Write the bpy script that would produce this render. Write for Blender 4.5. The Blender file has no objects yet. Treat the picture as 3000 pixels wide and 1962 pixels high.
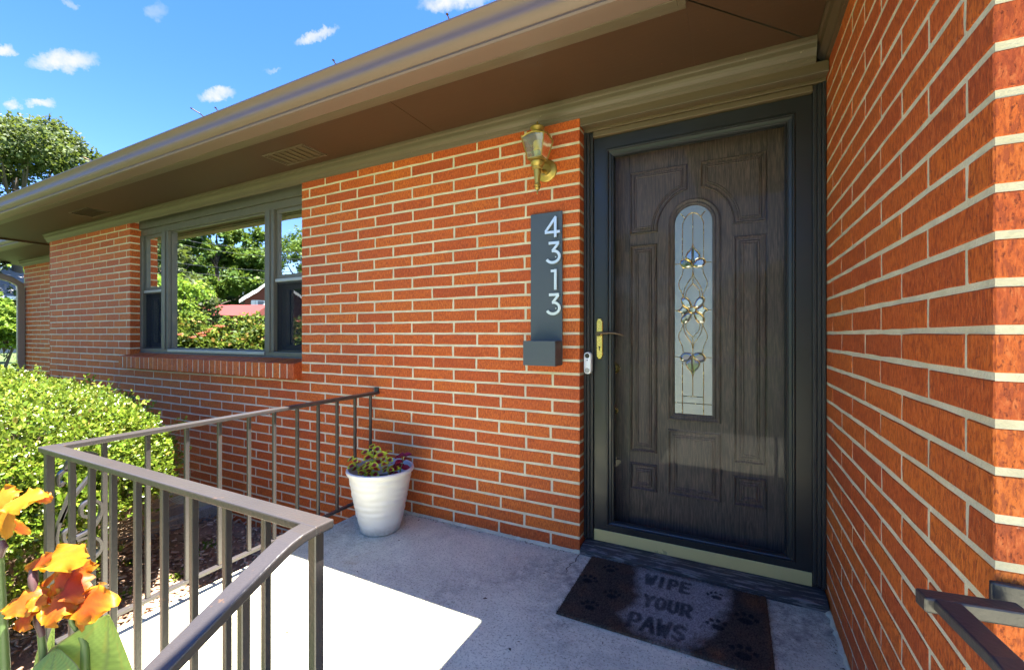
import bpy, bmesh, math, random
import numpy as np
from mathutils import Vector, Matrix

# ------------------------------------------------------------------ camera, sky, sun, exposure
sc = bpy.context.scene
COL = sc.collection
YAW = math.radians(26.92)
CAM = Vector((0.681, -2.083, 1.081))
cd = bpy.data.cameras.new('camera')
cd.sensor_fit = 'HORIZONTAL'; cd.sensor_width = 36.0; cd.lens = 15.36
cd.clip_start = 0.02; cd.clip_end = 2000
cam = bpy.data.objects.new('camera', cd); COL.objects.link(cam)
cam.location = CAM; cam.rotation_euler = (math.radians(90), 0, YAW)
sc.camera = cam
sc.cycles.max_bounces = 16; sc.cycles.diffuse_bounces = 8; sc.cycles.transparent_max_bounces = 16

SUN_FROM = Vector((0.555, 0.041, 2.35)).normalized()
SKY = .051
EXPOSURE = 3.2
sl = bpy.data.lights.new('sun', 'SUN'); sl.energy = 5.0; sl.angle = math.radians(0.53); sl.color = (1.0, 0.95, 0.88)
so = bpy.data.objects.new('sun', sl); COL.objects.link(so)
so.rotation_euler = (-SUN_FROM).to_track_quat('-Z', 'Y').to_euler()
so.location = (8, 0, 30)

vs = sc.view_settings
vs.view_transform = 'Standard'; vs.look = 'None'; vs.exposure = EXPOSURE; vs.gamma = 1.0
vs.use_curve_mapping = False

def view_dir(px, py):                      # direction of a point of the sky
    u = (px - 1500) / 1280.0; v = (981 - py) / 1280.0
    s, c = math.sin(YAW), math.cos(YAW)
    return Vector((-s + u * c, c + u * s, v))

class NT:
    """small node helper"""
    def __init__(self, tree): self.t = tree
    def n(self, kind, **kw):
        nd = self.t.nodes.new(kind)
        for k_, v_ in kw.items(): setattr(nd, k_, v_)
        return nd
    def put(self, sock, v):
        if isinstance(v, bpy.types.NodeSocket): self.t.links.new(v, sock)
        elif isinstance(v, (tuple, list)) and sock.type == 'RGBA' and len(v) == 3: sock.default_value = (*v, 1)
        else: sock.default_value = v
    def math(self, op, a, b=0.0, clamp=False):
        nd = self.n('ShaderNodeMath', operation=op); nd.use_clamp = clamp
        self.put(nd.inputs[0], a); self.put(nd.inputs[1], b); return nd.outputs[0]
    def vmath(self, op, a, b=None):
        nd = self.n('ShaderNodeVectorMath', operation=op); self.put(nd.inputs[0], a)
        if b is not None: self.put(nd.inputs[1], b)
        return nd.outputs['Value'] if op in ('DOT_PRODUCT', 'LENGTH') else nd.outputs[0]
    def mix(self, f, a, b, mode='MIX'):
        nd = self.n('ShaderNodeMix', data_type='RGBA', blend_type=mode)
        self.put(nd.inputs[0], f); self.put(nd.inputs[6], a); self.put(nd.inputs[7], b); return nd.outputs[2]
    def noise(self, vec, scale=5, detail=4, rough=0.55, col=False, w=None):
        nd = self.n('ShaderNodeTexNoise')
        if isinstance(scale, (tuple, list)): vec = self.vmath('MULTIPLY', vec, tuple(scale)); scale = 1.0
        self.put(nd.inputs['Vector'], vec); nd.inputs['Scale'].default_value = scale
        nd.inputs['Detail'].default_value = detail; nd.inputs['Roughness'].default_value = rough
        return nd.outputs['Color'] if col else nd.outputs['Fac']
    def ramp(self, f, stops, interp='LINEAR'):
        nd = self.n('ShaderNodeValToRGB'); self.put(nd.inputs[0], f); cr = nd.color_ramp; cr.interpolation = interp
        while len(cr.elements) < len(stops): cr.elements.new(0.5)
        for e, (p, c) in zip(cr.elements, stops):
            e.position = p; e.color = (*c, 1) if not isinstance(c, (int, float)) else (c, c, c, 1)
        return nd.outputs[0]
    def rng(self, f, a, b, c=0.0, d=1.0):
        nd = self.n('ShaderNodeMapRange'); self.put(nd.inputs[0], f)
        for i, v_ in enumerate((a, b, c, d)): nd.inputs[i + 1].default_value = v_
        return nd.outputs[0]
    def pos(self): return self.n('ShaderNodeNewGeometry').outputs['Position']
    def island(self):
        g = self.n('ShaderNodeNewGeometry').outputs['Random Per Island']
        o = self.n('ShaderNodeObjectInfo').outputs['Random']
        return self.math('FRACT', self.math('ADD', g, o))
    def bump(self, h, strength=0.5, dist=0.004):
        nd = self.n('ShaderNodeBump'); self.put(nd.inputs['Height'], h)
        nd.inputs['Strength'].default_value = strength; nd.inputs['Distance'].default_value = dist
        return nd.outputs[0]

# world: clear summer sky with a few small fair-weather clouds spread over it
w = bpy.data.worlds.new('World'); sc.world = w; w.use_nodes = True
w.node_tree.nodes.clear(); T = NT(w.node_tree)
sky = T.n('ShaderNodeTexSky'); sky.sky_type = 'NISHITA'; sky.sun_disc = False
sky.sun_elevation = math.asin(SUN_FROM.z); sky.sun_rotation = math.atan2(SUN_FROM.x, SUN_FROM.y)
sky.air_density = 1.0; sky.dust_density = .5; sky.ozone_density = 1.0; sky.altitude = 300
hs = T.n('ShaderNodeHueSaturation'); hs.inputs['Saturation'].default_value = 1.38; hs.inputs['Value'].default_value = 1.0; hs.inputs['Hue'].default_value = 0.517
T.put(hs.inputs['Color'], sky.outputs[0])
dirv = T.n('ShaderNodeTexCoord').outputs['Generated']
nz = T.vmath('SUBTRACT', T.noise(dirv, 60, 6, 0.68, col=True), (0.5, 0.5, 0.5))
nzs = T.vmath('MULTIPLY', nz, (0.030, 0.030, 0.030))
dd = T.vmath('ADD', dirv, nzs)
clouds = [(188, 178, 88, 30, 0, 1.0), (6, 148, 40, 17, 0, .95), (122, 302, 40, 15, 0, 1.0), (38, 309, 22, 13, 0, .9),
          (637, 277, 46, 18, 8, 1.0), (930, 104, 62, 15, 22, .95), (1330, 4, 92, 26, 6, 1.0), (205, 10, 26, 12, -40, .45),
          (458, 35, 30, 26, 0, .3), (797, 210, 24, 6, 5, .4)]
rc = random.Random(5)
for i in range(9):                          # the same kind of clouds over the rest of the sky
    clouds.append((rc.choice([-1, 1]) * rc.uniform(3400, 7000), rc.uniform(-1800, 300), rc.uniform(120, 300), rc.uniform(40, 90), rc.uniform(-15, 15), rc.uniform(.6, 1)))
tot = None
for (px, py, wpx, hpx, rot, op) in clouds:
    r = math.radians(rot); d = view_dir(px, py).normalized()
    e1 = view_dir(px + wpx * math.cos(r), py - wpx * math.sin(r)).normalized() - d
    e2 = view_dir(px + hpx * math.sin(r), py + hpx * math.cos(r)).normalized() - d
    g11, g12, g22 = e1.dot(e1), e1.dot(e2), e2.dot(e2); det = g11 * g22 - g12 * g12
    t1 = (e1 * g22 - e2 * g12) / det; t2 = (e2 * g11 - e1 * g12) / det        # dual axes of the cloud's extent
    a1 = T.math('SUBTRACT', T.vmath('DOT_PRODUCT', dd, tuple(t1)), t1.dot(d))
    a2 = T.math('SUBTRACT', T.vmath('DOT_PRODUCT', dd, tuple(t2)), t2.dot(d))
    q = T.math('ADD', T.math('MULTIPLY', a1, a1), T.math('MULTIPLY', a2, a2))
    m_ = T.math('MULTIPLY', T.rng(q, 1.5, 0.1, 0, 1), op)
    tot = m_ if tot is None else T.math('MAXIMUM', tot, m_)
wisp = T.noise(dirv, 30, 6, 0.6)
cl = T.math('MULTIPLY', tot, T.rng(wisp, 0.3, 0.6, 0.45, 1.0), clamp=True)
white = 0.115 / SKY
col = T.mix(cl, hs.outputs[0], (white * 0.97, white * 0.98, white * 1.02))
bg = T.n('ShaderNodeBackground'); T.put(bg.inputs[0], col); bg.inputs[1].default_value = SKY
wo = T.n('ShaderNodeOutputWorld'); T.t.links.new(bg.outputs[0], wo.inputs[0])

# ------------------------------------------------------------------ materials
def material(name):
    m = bpy.data.materials.new(name); m.use_nodes = True
    m.node_tree.nodes.clear(); t = NT(m.node_tree)
    p = t.n('ShaderNodeBsdfPrincipled'); o = t.n('ShaderNodeOutputMaterial')
    t.t.links.new(p.outputs[0], o.inputs[0])
    return m, t, p, o
def lerp3(a, k): return tuple(x * k for x in a)
def simple(name, base, rough=0.6, metal=0.0, var=0.15, nscale=8, bump=0.0, bscale=60, spec=0.5, bdist=0.003):
    m, t, p, o = material(name); P = t.pos()
    f = t.noise(P, nscale, 5, 0.6)
    t.put(p.inputs['Base Color'], t.mix(f, lerp3(base, 1 - var), lerp3(base, 1 + var)))
    p.inputs['Roughness'].default_value = rough; p.inputs['Metallic'].default_value = metal
    p.inputs['Specular IOR Level'].default_value = spec
    if var: t.put(p.inputs['Roughness'], t.rng(t.noise(P, nscale * 3, 4), 0.3, 0.7, max(0.02, rough - .08), min(1, rough + .08)))
    if bump: t.put(p.inputs['Normal'], t.bump(t.noise(P, bscale, 5, 0.6), bump, bdist))
    return m
MAT = {}
def brick_material(name, hue=1.0):
    m, t, p, o = material(name); P = t.pos()
    r = t.island()
    streak = t.noise(P, (180, 180, 52), 3, 0.65)               # wire-cut vertical tearing
    pits = t.noise(P, (230, 230, 95), 3, 0.6)
    blot = t.noise(P, 5.5, 3)
    c = t.ramp(r, [(0.0, (.43, .074, .010)), (0.25, (.51, .096, .010)), (0.55, (.54, .110, .010)), (0.85, (.58, .134, .011)), (1.0, (.39, .066, .012))])
    c = t.mix(t.rng(blot, .3, .7, 0, .35), c, (.40, .058, .018))
    c = t.mix(t.rng(streak, .48, .60, 0, .72), c, (.25, .040, .009))
    c = t.mix(t.rng(streak, .45, .32, 0, .48), c, (.64, .19, .055))
    c = t.mix(t.rng(pits, .58, .66, 0, .7), c, (.17, .026, .008))
    lime = t.noise(P, (22, 22, 40), 7, 0.75)
    c = t.mix(t.rng(lime, .69, .75, 0, .5), c, (.62, .55, .48))
    t.put(p.inputs['Base Color'], c)
    p.inputs['Roughness'].default_value = 0.62; p.inputs['Specular IOR Level'].default_value = 0.35
    h = t.math('SUBTRACT', t.rng(streak, .65, .35, 0, 1), t.rng(pits, .58, .7, 0, 1.2))
    t.put(p.inputs['Normal'], t.bump(h, 0.55, 0.0022))
    return m
MAT['brick'] = brick_material('brick_fired_orange_red')
def mortar_material():
    m, t, p, o = material('mortar'); P = t.pos()
    f = t.noise(P, 14, 5); g = t.noise(P, 160, 4, .7)
    c = t.mix(t.rng(f, .3, .7), (.52, .45, .29), (.66, .59, .42))
    c = t.mix(t.rng(g, .35, .7, 0, .5), c, (.42, .36, .24))
    c = t.mix(t.rng(t.noise(P, 2.6, 6, .7), .50, .68, 0, .55), c, (.36, .33, .26))
    t.put(p.inputs['Base Color'], c); p.inputs['Roughness'].default_value = .92
    t.put(p.inputs['Normal'], t.bump(t.math('ADD', g, t.noise(P, 45, 3)), .6, .003)); return m
MAT['mortar'] = mortar_material()
def concrete_material(name, base=(.66, .645, .46)):
    m, t, p, o = material(name); P = t.pos()
    big = t.noise(P, 1.7, 5, .6); mid = t.noise(P, 7, 6, .65); fine = t.noise(P, 260, 3, .7); grit = t.noise(P, 95, 4, .7)
    c = t.mix(t.rng(mid, .3, .7), lerp3(base, .84), lerp3(base, 1.10))
    c = t.mix(t.rng(grit, .52, .64, 0, .62), c, lerp3(base, .42))
    c = t.mix(t.rng(t.noise(P, 150, 2, .6), .60, .68, 0, .8), c, lerp3(base, .12))  # fine dark speckle: tiny shadows of the aggregate put into the colour
    c = t.mix(t.rng(fine, .36, .27, 0, .4), c, lerp3(base, 1.25))
    cloudy = t.rng(big, .44, .64); fleck = t.noise(P, 55, 6, .8)
    mil = t.math('MULTIPLY', cloudy, t.rng(t.noise(P, 16, 8, .75), .36, .60))
    c = t.mix(t.math('MULTIPLY', mil, .78), c, (.135, .13, .12))   # mildew
    c = t.mix(t.math('MULTIPLY', t.rng(fleck, .56, .64), t.rng(cloudy, 0, 1, .12, .80)), c, (.06, .057, .052))
    rust = t.math('MULTIPLY', t.rng(t.noise(t.vmath('ADD', P, (7, 3, 1)), 4.2, 4), .63, .74), .5)
    c = t.mix(rust, c, (.36, .24, .12))
    t.put(p.inputs['Base Color'], c); p.inputs['Roughness'].default_value = .9
    p.inputs['Specular IOR Level'].default_value = .25
    t.put(p.inputs['Normal'], t.bump(t.math('ADD', fine, t.math('MULTIPLY', grit, 1.5)), .45, .002)); return m
MAT['concrete'] = concrete_material('porch_concrete')
MAT['concrete_old'] = concrete_material('curb_concrete', (.33, .31, .27))
def paint_wood(name, base, rough=.5, grain=.5, wear=None, axis=0, wearlo=.56):
    m, t, p, o = material(name); P = t.pos()
    sc_ = [130, 130, 130]; sc_[axis] = 5
    g = t.noise(P, tuple(sc_), 4, .6); b = t.noise(P, 3.5, 4)
    c = t.mix(b, lerp3(base, .84), lerp3(base, 1.16))
    c = t.mix(t.rng(g, .35, .65, 0, .3), c, lerp3(base, .72))
    if wear:
        sw = [70, 70, 70]; sw[axis] = 9
        wv = t.rng(t.noise(P, tuple(sw), 6, .7), wearlo, wearlo + .06)
        c = t.mix(t.math('MULTIPLY', wv, .8), c, wear)
    spk = t.rng(t.noise(P, 75, 2, .5), .735, .76, 0, .6)
    c = t.mix(spk, c, lerp3(base, 2.6))
    t.put(p.inputs['Base Color'], c); p.inputs['Roughness'].default_value = rough
    t.put(p.inputs['Normal'], t.bump(g, grain, .0016)); return m
MAT['soffit'] = paint_wood('brown_soffit_paint', (.060, .0255, .0100), .6, .45, axis=0)
MAT['trim'] = paint_wood('taupe_brown_trim_paint', (.108, .080, .050), .5, .35, axis=0)
MAT['trim_y'] = paint_wood('brown_crown_paint', (.075, .042, .02), .55, .3, axis=1)
MAT['header'] = paint_wood('brown_header_paint', (.105, .072, .037), .5, .3, axis=0)
MAT['gutter'] = simple('gutter_enamel', (.165, .108, .086), .5, 0, 0, 1.5, 0, 40)
MAT['casing'] = paint_wood('black_weathered_casing', (.017, .015, .015), .5, .8, wear=(.20, .16, .12), axis=2, wearlo=.66)
MAT['threshold'] = paint_wood('peeling_threshold_wood', (.032, .030, .031), .7, 1.0, wear=(.17, .16, .15), axis=0, wearlo=.50)
MAT['storm'] = simple('black_satin_aluminium', (.0125, .013, .0145), .36, 0, .12, 6, .08, 220, bdist=.0006)
MAT['brass'] = simple('polished_brass', (.78, .56, .20), .25, 1.0, .08, 12)
MAT['brass_strip'] = simple('brass_kick_strip', (.62, .52, .22), .34, .35, .10, 4)
MAT['old_brass'] = simple('tarnished_brass', (.44, .315, .085), .45, .75, .35, 22, .15, 90)
MAT['bronze'] = simple('dark_bronze', (.11, .075, .045), .35, .8, .2, 20)
MAT['white_plastic'] = simple('white_plastic', (.76, .77, .78), .3, 0, .02, 10)
MAT['black_plastic'] = simple('black_lens', (.012, .012, .014), .15, 0, .05, 10)
MAT['slate'] = simple('slate_powder_coat', (.062, .073, .083), .42, .15, .06, 6, .1, 400, bdist=.0004)
MAT['nickel'] = simple('brushed_nickel_numbers', (.70, .69, .66), .38, .75, .05, 30)
MAT['iron'] = simple('painted_iron', (.098, .082, .078), .42, 0, .14, 9, .55, 120, bdist=.0012)
def iron_material():
    m, t, p, o = material('grey_brown_iron_paint'); P = t.pos()
    c = t.mix(t.noise(P, 6, 5), (.030, .0265, .0255), (.046, .040, .0385))
    c = t.mix(t.rng(t.noise(P, 55, 6, .7), .64, .72, 0, .8), c, (.13, .070, .032))
    t.put(p.inputs['Base Color'], c); p.inputs['Roughness'].default_value = .34
    t.put(p.inputs['Normal'], t.bump(t.noise(P, 130, 4), .5, .0015)); return m
MAT['iron'] = iron_material()
MAT['alu_frame'] = simple('taupe_aluminium_frame', (.105, .095, .078), .42, .1, .10, 7)
MAT['alu_light'] = simple('mill_aluminium', (.36, .36, .36), .4, .5, .10, 9)
MAT['spout'] = simple('downspout_enamel', (.22, .165, .13), .4, 0, .1, 6)
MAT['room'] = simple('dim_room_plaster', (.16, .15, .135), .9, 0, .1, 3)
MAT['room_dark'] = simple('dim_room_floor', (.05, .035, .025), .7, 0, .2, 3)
MAT['curtain'] = simple('grey_blind', (.20, .20, .215), .8, 0, .1, 12)
def thin_glass(name, base, gain, tint, rough=0.0, wav=0.0):
    m, t, p, o = material(name)
    fr = t.n('ShaderNodeFresnel'); fr.inputs[0].default_value = 1.5
    f = t.math('ADD', t.math('MULTIPLY', fr.outputs[0], gain), base, clamp=True)
    tr = t.n('ShaderNodeBsdfTransparent'); t.put(tr.inputs[0], tint)
    gl = t.n('ShaderNodeBsdfGlossy'); gl.inputs['Roughness'].default_value = rough; t.put(gl.inputs[0], (1, 1, 1))
    if wav:
        nrm = t.bump(t.noise(t.pos(), 3.0, 2), wav, .01); t.put(gl.inputs['Normal'], nrm)
    mx = t.n('ShaderNodeMixShader'); t.put(mx.inputs[0], f)
    t.t.links.new(tr.outputs[0], mx.inputs[1]); t.t.links.new(gl.outputs[0], mx.inputs[2])
    t.t.links.new(mx.outputs[0], o.inputs[0]); return m
MAT['window_glass'] = thin_glass('coated_window_glass', .70, 1.2, (.62, .66, .66), 0.0, .04)
MAT['storm_glass'] = thin_glass('storm_door_glass', .003, .07, (.90, .91, .92))
MAT['lamp_glass'] = thin_glass('amber_lamp_glass', .10, 1.3, (.74, .70, .40), .2)
def screen_material():
    m, t, p, o = material('insect_screen')
    d = t.n('ShaderNodeBsdfDiffuse'); t.put(d.inputs[0], (.018, .021, .028))
    tr = t.n('ShaderNodeBsdfTransparent'); mx = t.n('ShaderNodeMixShader'); mx.inputs[0].default_value = .62
    t.t.links.new(tr.outputs[0], mx.inputs[1]); t.t.links.new(d.outputs[0], mx.inputs[2]); t.t.links.new(mx.outputs[0], o.inputs[0]); return m
MAT['screen'] = screen_material()
def leaded(name, bumpy, rough, base):
    m, t, p, o = material(name); P = t.pos()
    t.put(p.inputs['Base Color'], base); p.inputs['Roughness'].default_value = rough
    p.inputs['Specular IOR Level'].default_value = 1.0; p.inputs['IOR'].default_value = 2.0
    if bumpy: t.put(p.inputs['Normal'], t.bump(t.noise(P, 210, 3, .6), bumpy, .0035))
    return m
MAT['obscure_glass'] = leaded('pebbled_obscure_glass', .60, .12, (.115, .125, .125))
MAT['bevel_glass'] = leaded('clear_bevelled_glass', 0, .03, (.03, .034, .034))
def oak_material():
    m, t, p, o = material('stained_oak'); P = t.pos()
    wv = t.noise(P, (30, 30, 2.2), 3, .6); gr = t.noise(P, (150, 150, 8), 4, .65)
    ring = t.math('SINE', t.math('MULTIPLY', wv, 70)); blot = t.noise(P, 4, 3)
    c = t.mix(t.rng(ring, -1, 1), (.058, .036, .026), (.115, .074, .054))
    c = t.mix(t.rng(gr, .47, .58, 0, .8), c, (.020, .013, .010))
    c = t.mix(t.rng(blot, .35, .7, 0, .5), c, (.060, .044, .037))
    t.put(p.inputs['Base Color'], c); p.inputs['Roughness'].default_value = .5
    t.put(p.inputs['Normal'], t.bump(gr, .35, .0012)); return m
MAT['oak'] = oak_material()
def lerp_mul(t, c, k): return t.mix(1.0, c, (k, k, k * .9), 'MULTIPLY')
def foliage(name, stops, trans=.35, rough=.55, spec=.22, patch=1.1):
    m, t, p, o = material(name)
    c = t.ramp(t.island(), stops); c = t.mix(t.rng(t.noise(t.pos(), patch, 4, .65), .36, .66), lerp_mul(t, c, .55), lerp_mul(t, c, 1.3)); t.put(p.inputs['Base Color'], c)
    p.inputs['Roughness'].default_value = rough; p.inputs['Specular IOR Level'].default_value = spec
    tl = t.n('ShaderNodeBsdfTranslucent'); t.put(tl.inputs[0], t.mix(.5, c, (.20, .26, .03), 'MIX'))
    mx = t.n('ShaderNodeMixShader'); mx.inputs[0].default_value = trans
    t.t.links.new(p.outputs[0], mx.inputs[1]); t.t.links.new(tl.outputs[0], mx.inputs[2]); t.t.links.new(mx.outputs[0], o.inputs[0]); return m
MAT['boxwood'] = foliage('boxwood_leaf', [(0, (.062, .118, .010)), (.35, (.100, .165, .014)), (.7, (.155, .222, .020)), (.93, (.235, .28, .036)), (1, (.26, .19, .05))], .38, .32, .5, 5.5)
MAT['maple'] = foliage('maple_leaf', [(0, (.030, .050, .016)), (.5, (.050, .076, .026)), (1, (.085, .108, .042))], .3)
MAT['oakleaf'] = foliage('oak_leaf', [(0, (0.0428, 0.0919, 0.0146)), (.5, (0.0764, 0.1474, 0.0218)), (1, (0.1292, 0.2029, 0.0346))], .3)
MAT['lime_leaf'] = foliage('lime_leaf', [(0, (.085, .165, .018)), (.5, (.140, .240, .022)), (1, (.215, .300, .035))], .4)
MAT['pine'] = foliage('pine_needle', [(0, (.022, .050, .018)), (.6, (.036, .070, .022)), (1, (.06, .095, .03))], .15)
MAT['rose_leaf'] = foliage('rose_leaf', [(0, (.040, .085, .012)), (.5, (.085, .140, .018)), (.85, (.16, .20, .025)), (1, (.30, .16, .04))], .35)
MAT['rose_pink'] = foliage('rose_petal', [(0, (.72, .10, .16)), (1, (.80, .20, .24))], .3)
MAT['bark'] = simple('bark', (.075, .058, .044), .9, 0, .35, 14, .9, 30, bdist=.02)
MAT['twig'] = simple('dry_twig', (.26, .185, .115), .85, 0, .3, 30)
def attr_material(name, rough=.6, trans=0.0, bump=None, spec=.4):
    m, t, p, o = material(name)
    at = t.n('ShaderNodeAttribute'); at.attribute_name = 'tint'
    t.put(p.inputs['Base Color'], at.outputs['Color']); p.inputs['Roughness'].default_value = rough; p.inputs['Specular IOR Level'].default_value = spec
    if bump: t.put(p.inputs['Normal'], t.bump(t.noise(t.pos(), bump, 4), .5, .002))
    if trans:
        tl = t.n('ShaderNodeBsdfTranslucent'); t.put(tl.inputs[0], at.outputs['Color'])
        mx = t.n('ShaderNodeMixShader'); mx.inputs[0].default_value = trans
        t.t.links.new(p.outputs[0], mx.inputs[1]); t.t.links.new(tl.outputs[0], mx.inputs[2]); t.t.links.new(mx.outputs[0], o.inputs[0])
    return m
MAT['coir'] = attr_material('coir_fibre', .95, 0, None, .1)
MAT['petal'] = attr_material('canna_petal', .55, .35, 90)
MAT['canna_leaf'] = attr_material('canna_leaf', .42, .30, None)
MAT['coleus'] = attr_material('coleus_leaf', .5, .25)
def chips_material():
    m, t, p, o = material('bark_mulch')
    c = t.ramp(t.island(), [(0, (.13, .080, .052)), (.3, (.26, .155, .095)), (.6, (.40, .255, .155)), (.85, (.54, .39, .26)), (1, (.62, .53, .42))])
    t.put(p.inputs['Base Color'], c); p.inputs['Roughness'].default_value = .9; return m
MAT['chips'] = chips_material()
MAT['bed'] = simple('fine_bark_litter', (.27, .17, .105), .95, 0, .5, 60, 1.0, 90, bdist=.01)
MAT['soil'] = simple('soil', (.09, .062, .042), .95, 0, .4, 20, .8, 60, bdist=.01)
def lawn_material():
    m, t, p, o = material('lawn'); P = t.pos()
    c = t.mix(t.rng(t.noise(P, 1.2, 5), .3, .7), (.038, .070, .012), (.066, .105, .018))
    c = t.mix(t.rng(t.noise(P, 40, 4, .7), .4, .7, 0, .6), c, (.030, .062, .010))
    t.put(p.inputs['Base Color'], c); p.inputs['Roughness'].default_value = .85
    t.put(p.inputs['Normal'], t.bump(t.noise(P, 60, 4, .7), 1.0, .03)); return m
MAT['lawn'] = lawn_material()
MAT['asphalt'] = simple('asphalt', (.055, .055, .055), .9, 0, .2, 3, .5, 80)
MAT['shingle'] = simple('grey_asphalt_shingle', (.17, .17, .175), .9, 0, .15, 3, .5, 25)
MAT['shingle_brown'] = simple('brown_asphalt_shingle', (.11, .09, .075), .9, 0, .2, 3, .5, 25)
MAT['red_metal'] = simple('red_painted_metal', (.16, .022, .016), .45, 0, .1, 2)
MAT['siding'] = simple('white_painted_trim', (.74, .74, .72), .5, 0, .04, 4)
MAT['cream_wall'] = simple('cream_siding', (.30, .28, .25), .7, 0, .05, 4)
MAT['far_brick'] = simple('far_brick', (.15, .042, .022), .85, 0, .25, 9)
MAT['cable'] = simple('power_cable', (.06, .06, .06), .6, 0, .05, 4)
def pot_material():
    m, t, p, o = material('white_glazed_resin'); P = t.pos()
    z = t.n('ShaderNodeSeparateXYZ'); t.put(z.inputs[0], P)
    dirt = t.math('MULTIPLY', t.rng(t.math('ADD', z.outputs[2], t.math('MULTIPLY', t.noise(P, 12, 5), .06)), .085, .03), t.rng(t.noise(P, 60, 5, .7), .3, .6, .3, 1))
    c = t.mix(dirt, (.56, .55, .535), (.33, .30, .24))
    c = t.mix(t.rng(t.noise(P, 150, 3), .70, .73, 0, .5), c, (.4, .38, .33))
    t.put(p.inputs['Base Color'], c); p.inputs['Roughness'].default_value = .42
    return m
MAT['pot'] = pot_material()

# ------------------------------------------------------------------ mesh helpers
class MB:
    def __init__(self): self.v = []; self.f = []
    def add(self, vs, fs):
        b = len(self.v); self.v += [tuple(x) for x in vs]; self.f += [tuple(i + b for i in f) for f in fs]; return self
    def box(self, x0, x1, y0, y1, z0, z1):
        v = [(x0, y0, z0), (x1, y0, z0), (x1, y1, z0), (x0, y1, z0), (x0, y0, z1), (x1, y0, z1), (x1, y1, z1), (x0, y1, z1)]
        return self.add(v, [(0, 3, 2, 1), (4, 5, 6, 7), (0, 1, 5, 4), (1, 2, 6, 5), (2, 3, 7, 6), (3, 0, 4, 7)])
    def sweep(self, path, sect, up=Vector((0, 0, 1)), close=False, caps=True):
        """sect: list of (a,b): a along side, b along up"""
        path = [Vector(p) for p in path]; n = len(sect); rings = []
        for i, p in enumerate(path):
            a = path[max(i - 1, 0)]; b = path[min(i + 1, len(path) - 1)]
            d = (b - a).normalized(); s = d.cross(up)
            s = s.normalized() if s.length > 1e-6 else Vector((1, 0, 0)); u = s.cross(d).normalized()
            sec = sect[i] if isinstance(sect[0][0], (tuple, list)) else sect
            rings.append([p + s * q[0] + u * q[1] for q in sec])
        n = len(rings[0]); vs = [q for r in rings for q in r]; fs = []
        for i in range(len(rings) - 1):
            for j in range(n):
                fs.append((i * n + j, i * n + (j + 1) % n, (i + 1) * n + (j + 1) % n, (i + 1) * n + j))
        if caps: fs += [tuple(range(n))[::-1], tuple(range((len(rings) - 1) * n, len(rings) * n))]
        return self.add(vs, fs)
    def bar(self, p, q, w, h, up=Vector((0, 0, 1))):
        return self.sweep([p, q], [(-w / 2, -h / 2), (w / 2, -h / 2), (w / 2, h / 2), (-w / 2, h / 2)], up)
    def tube(self, path, rad, n=8, caps=True):
        path = [Vector(p) for p in path]; rr = rad if isinstance(rad, (list, tuple)) else [rad] * len(path); rings = []
        prev = None
        for i, p in enumerate(path):
            d = (path[min(i + 1, len(path) - 1)] - path[max(i - 1, 0)])
            d = d.normalized() if d.length > 1e-9 else Vector((0, 0, 1))
            if prev is None:
                s = d.cross(Vector((0, 0, 1)))
                if s.length < .05: s = d.cross(Vector((1, 0, 0)))
            else: s = prev - d * prev.dot(d)
            s.normalize(); prev = s; u = s.cross(d)
            rings.append([p + (s * math.cos(6.2832 * k / n) + u * math.sin(6.2832 * k / n)) * rr[i] for k in range(n)])
        fs = []
        for i in range(len(rings) - 1):
            for j in range(n): fs.append((i * n + j, i * n + (j + 1) % n, (i + 1) * n + (j + 1) % n, (i + 1) * n + j))
        if caps: fs += [tuple(range(n))[::-1], tuple(range((len(rings) - 1) * n, len(rings) * n))]
        return self.add([q for r in rings for q in r], fs)
    def lathe(self, prof, c, n=24, axis='z', jig=None):
        c = Vector(c); vs = []
        for i, (r, h) in enumerate(prof):
            for k in range(n):
                a = 6.28318530718 * k / n; rr = r + (jig(i, a) if jig else 0)
                if axis == 'z': vs.append(c + Vector((rr * math.cos(a), rr * math.sin(a), h)))
                else: vs.append(c + Vector((rr * math.cos(a), h, rr * math.sin(a))))
        fs = []
        for i in range(len(prof) - 1):
            for k in range(n): fs.append((i * n + k, i * n + (k + 1) % n, (i + 1) * n + (k + 1) % n, (i + 1) * n + k))
        return self.add(vs, fs)
    def prism(self, poly, y0, y1):                         # outline in x,z
        n = len(poly); vs = [(x, y0, z) for x, z in poly] + [(x, y1, z) for x, z in poly]
        fs = [tuple(range(n)), tuple(range(n, 2 * n))[::-1]] + [(i, i + n, (i + 1) % n + n, (i + 1) % n) for i in range(n)]
        return self.add(vs, fs)
    def build(self, name, mat, parent=None, smooth=False, bevel=0, seg=2):
        me = bpy.data.meshes.new(name); me.from_pydata(self.v, [], self.f); me.update()
        bm = bmesh.new(); bm.from_mesh(me); bmesh.ops.recalc_face_normals(bm, faces=bm.faces); bm.to_mesh(me); bm.free()
        return put(name, me, mat, parent, smooth, bevel, seg)
def put(name, me, mat, parent=None, smooth=False, bevel=0, seg=2):
    if mat is not None: me.materials.append(MAT[mat] if isinstance(mat, str) else mat)
    o = bpy.data.objects.new(name, me); COL.objects.link(o)
    if parent is not None:
        o.parent = parent
        o.matrix_parent_inverse = Matrix.Translation(-parent.location) if parent.type == 'EMPTY' else Matrix.Identity(4)
    if smooth:
        me.polygons.foreach_set('use_smooth', [True] * len(me.polygons))
        try: me.set_sharp_from_angle(angle=math.radians(40))
        except Exception: pass
    if bevel:
        b = o.modifiers.new('edge', 'BEVEL'); b.width = bevel; b.segments = seg; b.limit_method = 'ANGLE'; b.angle_limit = math.radians(40)
    return o
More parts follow.
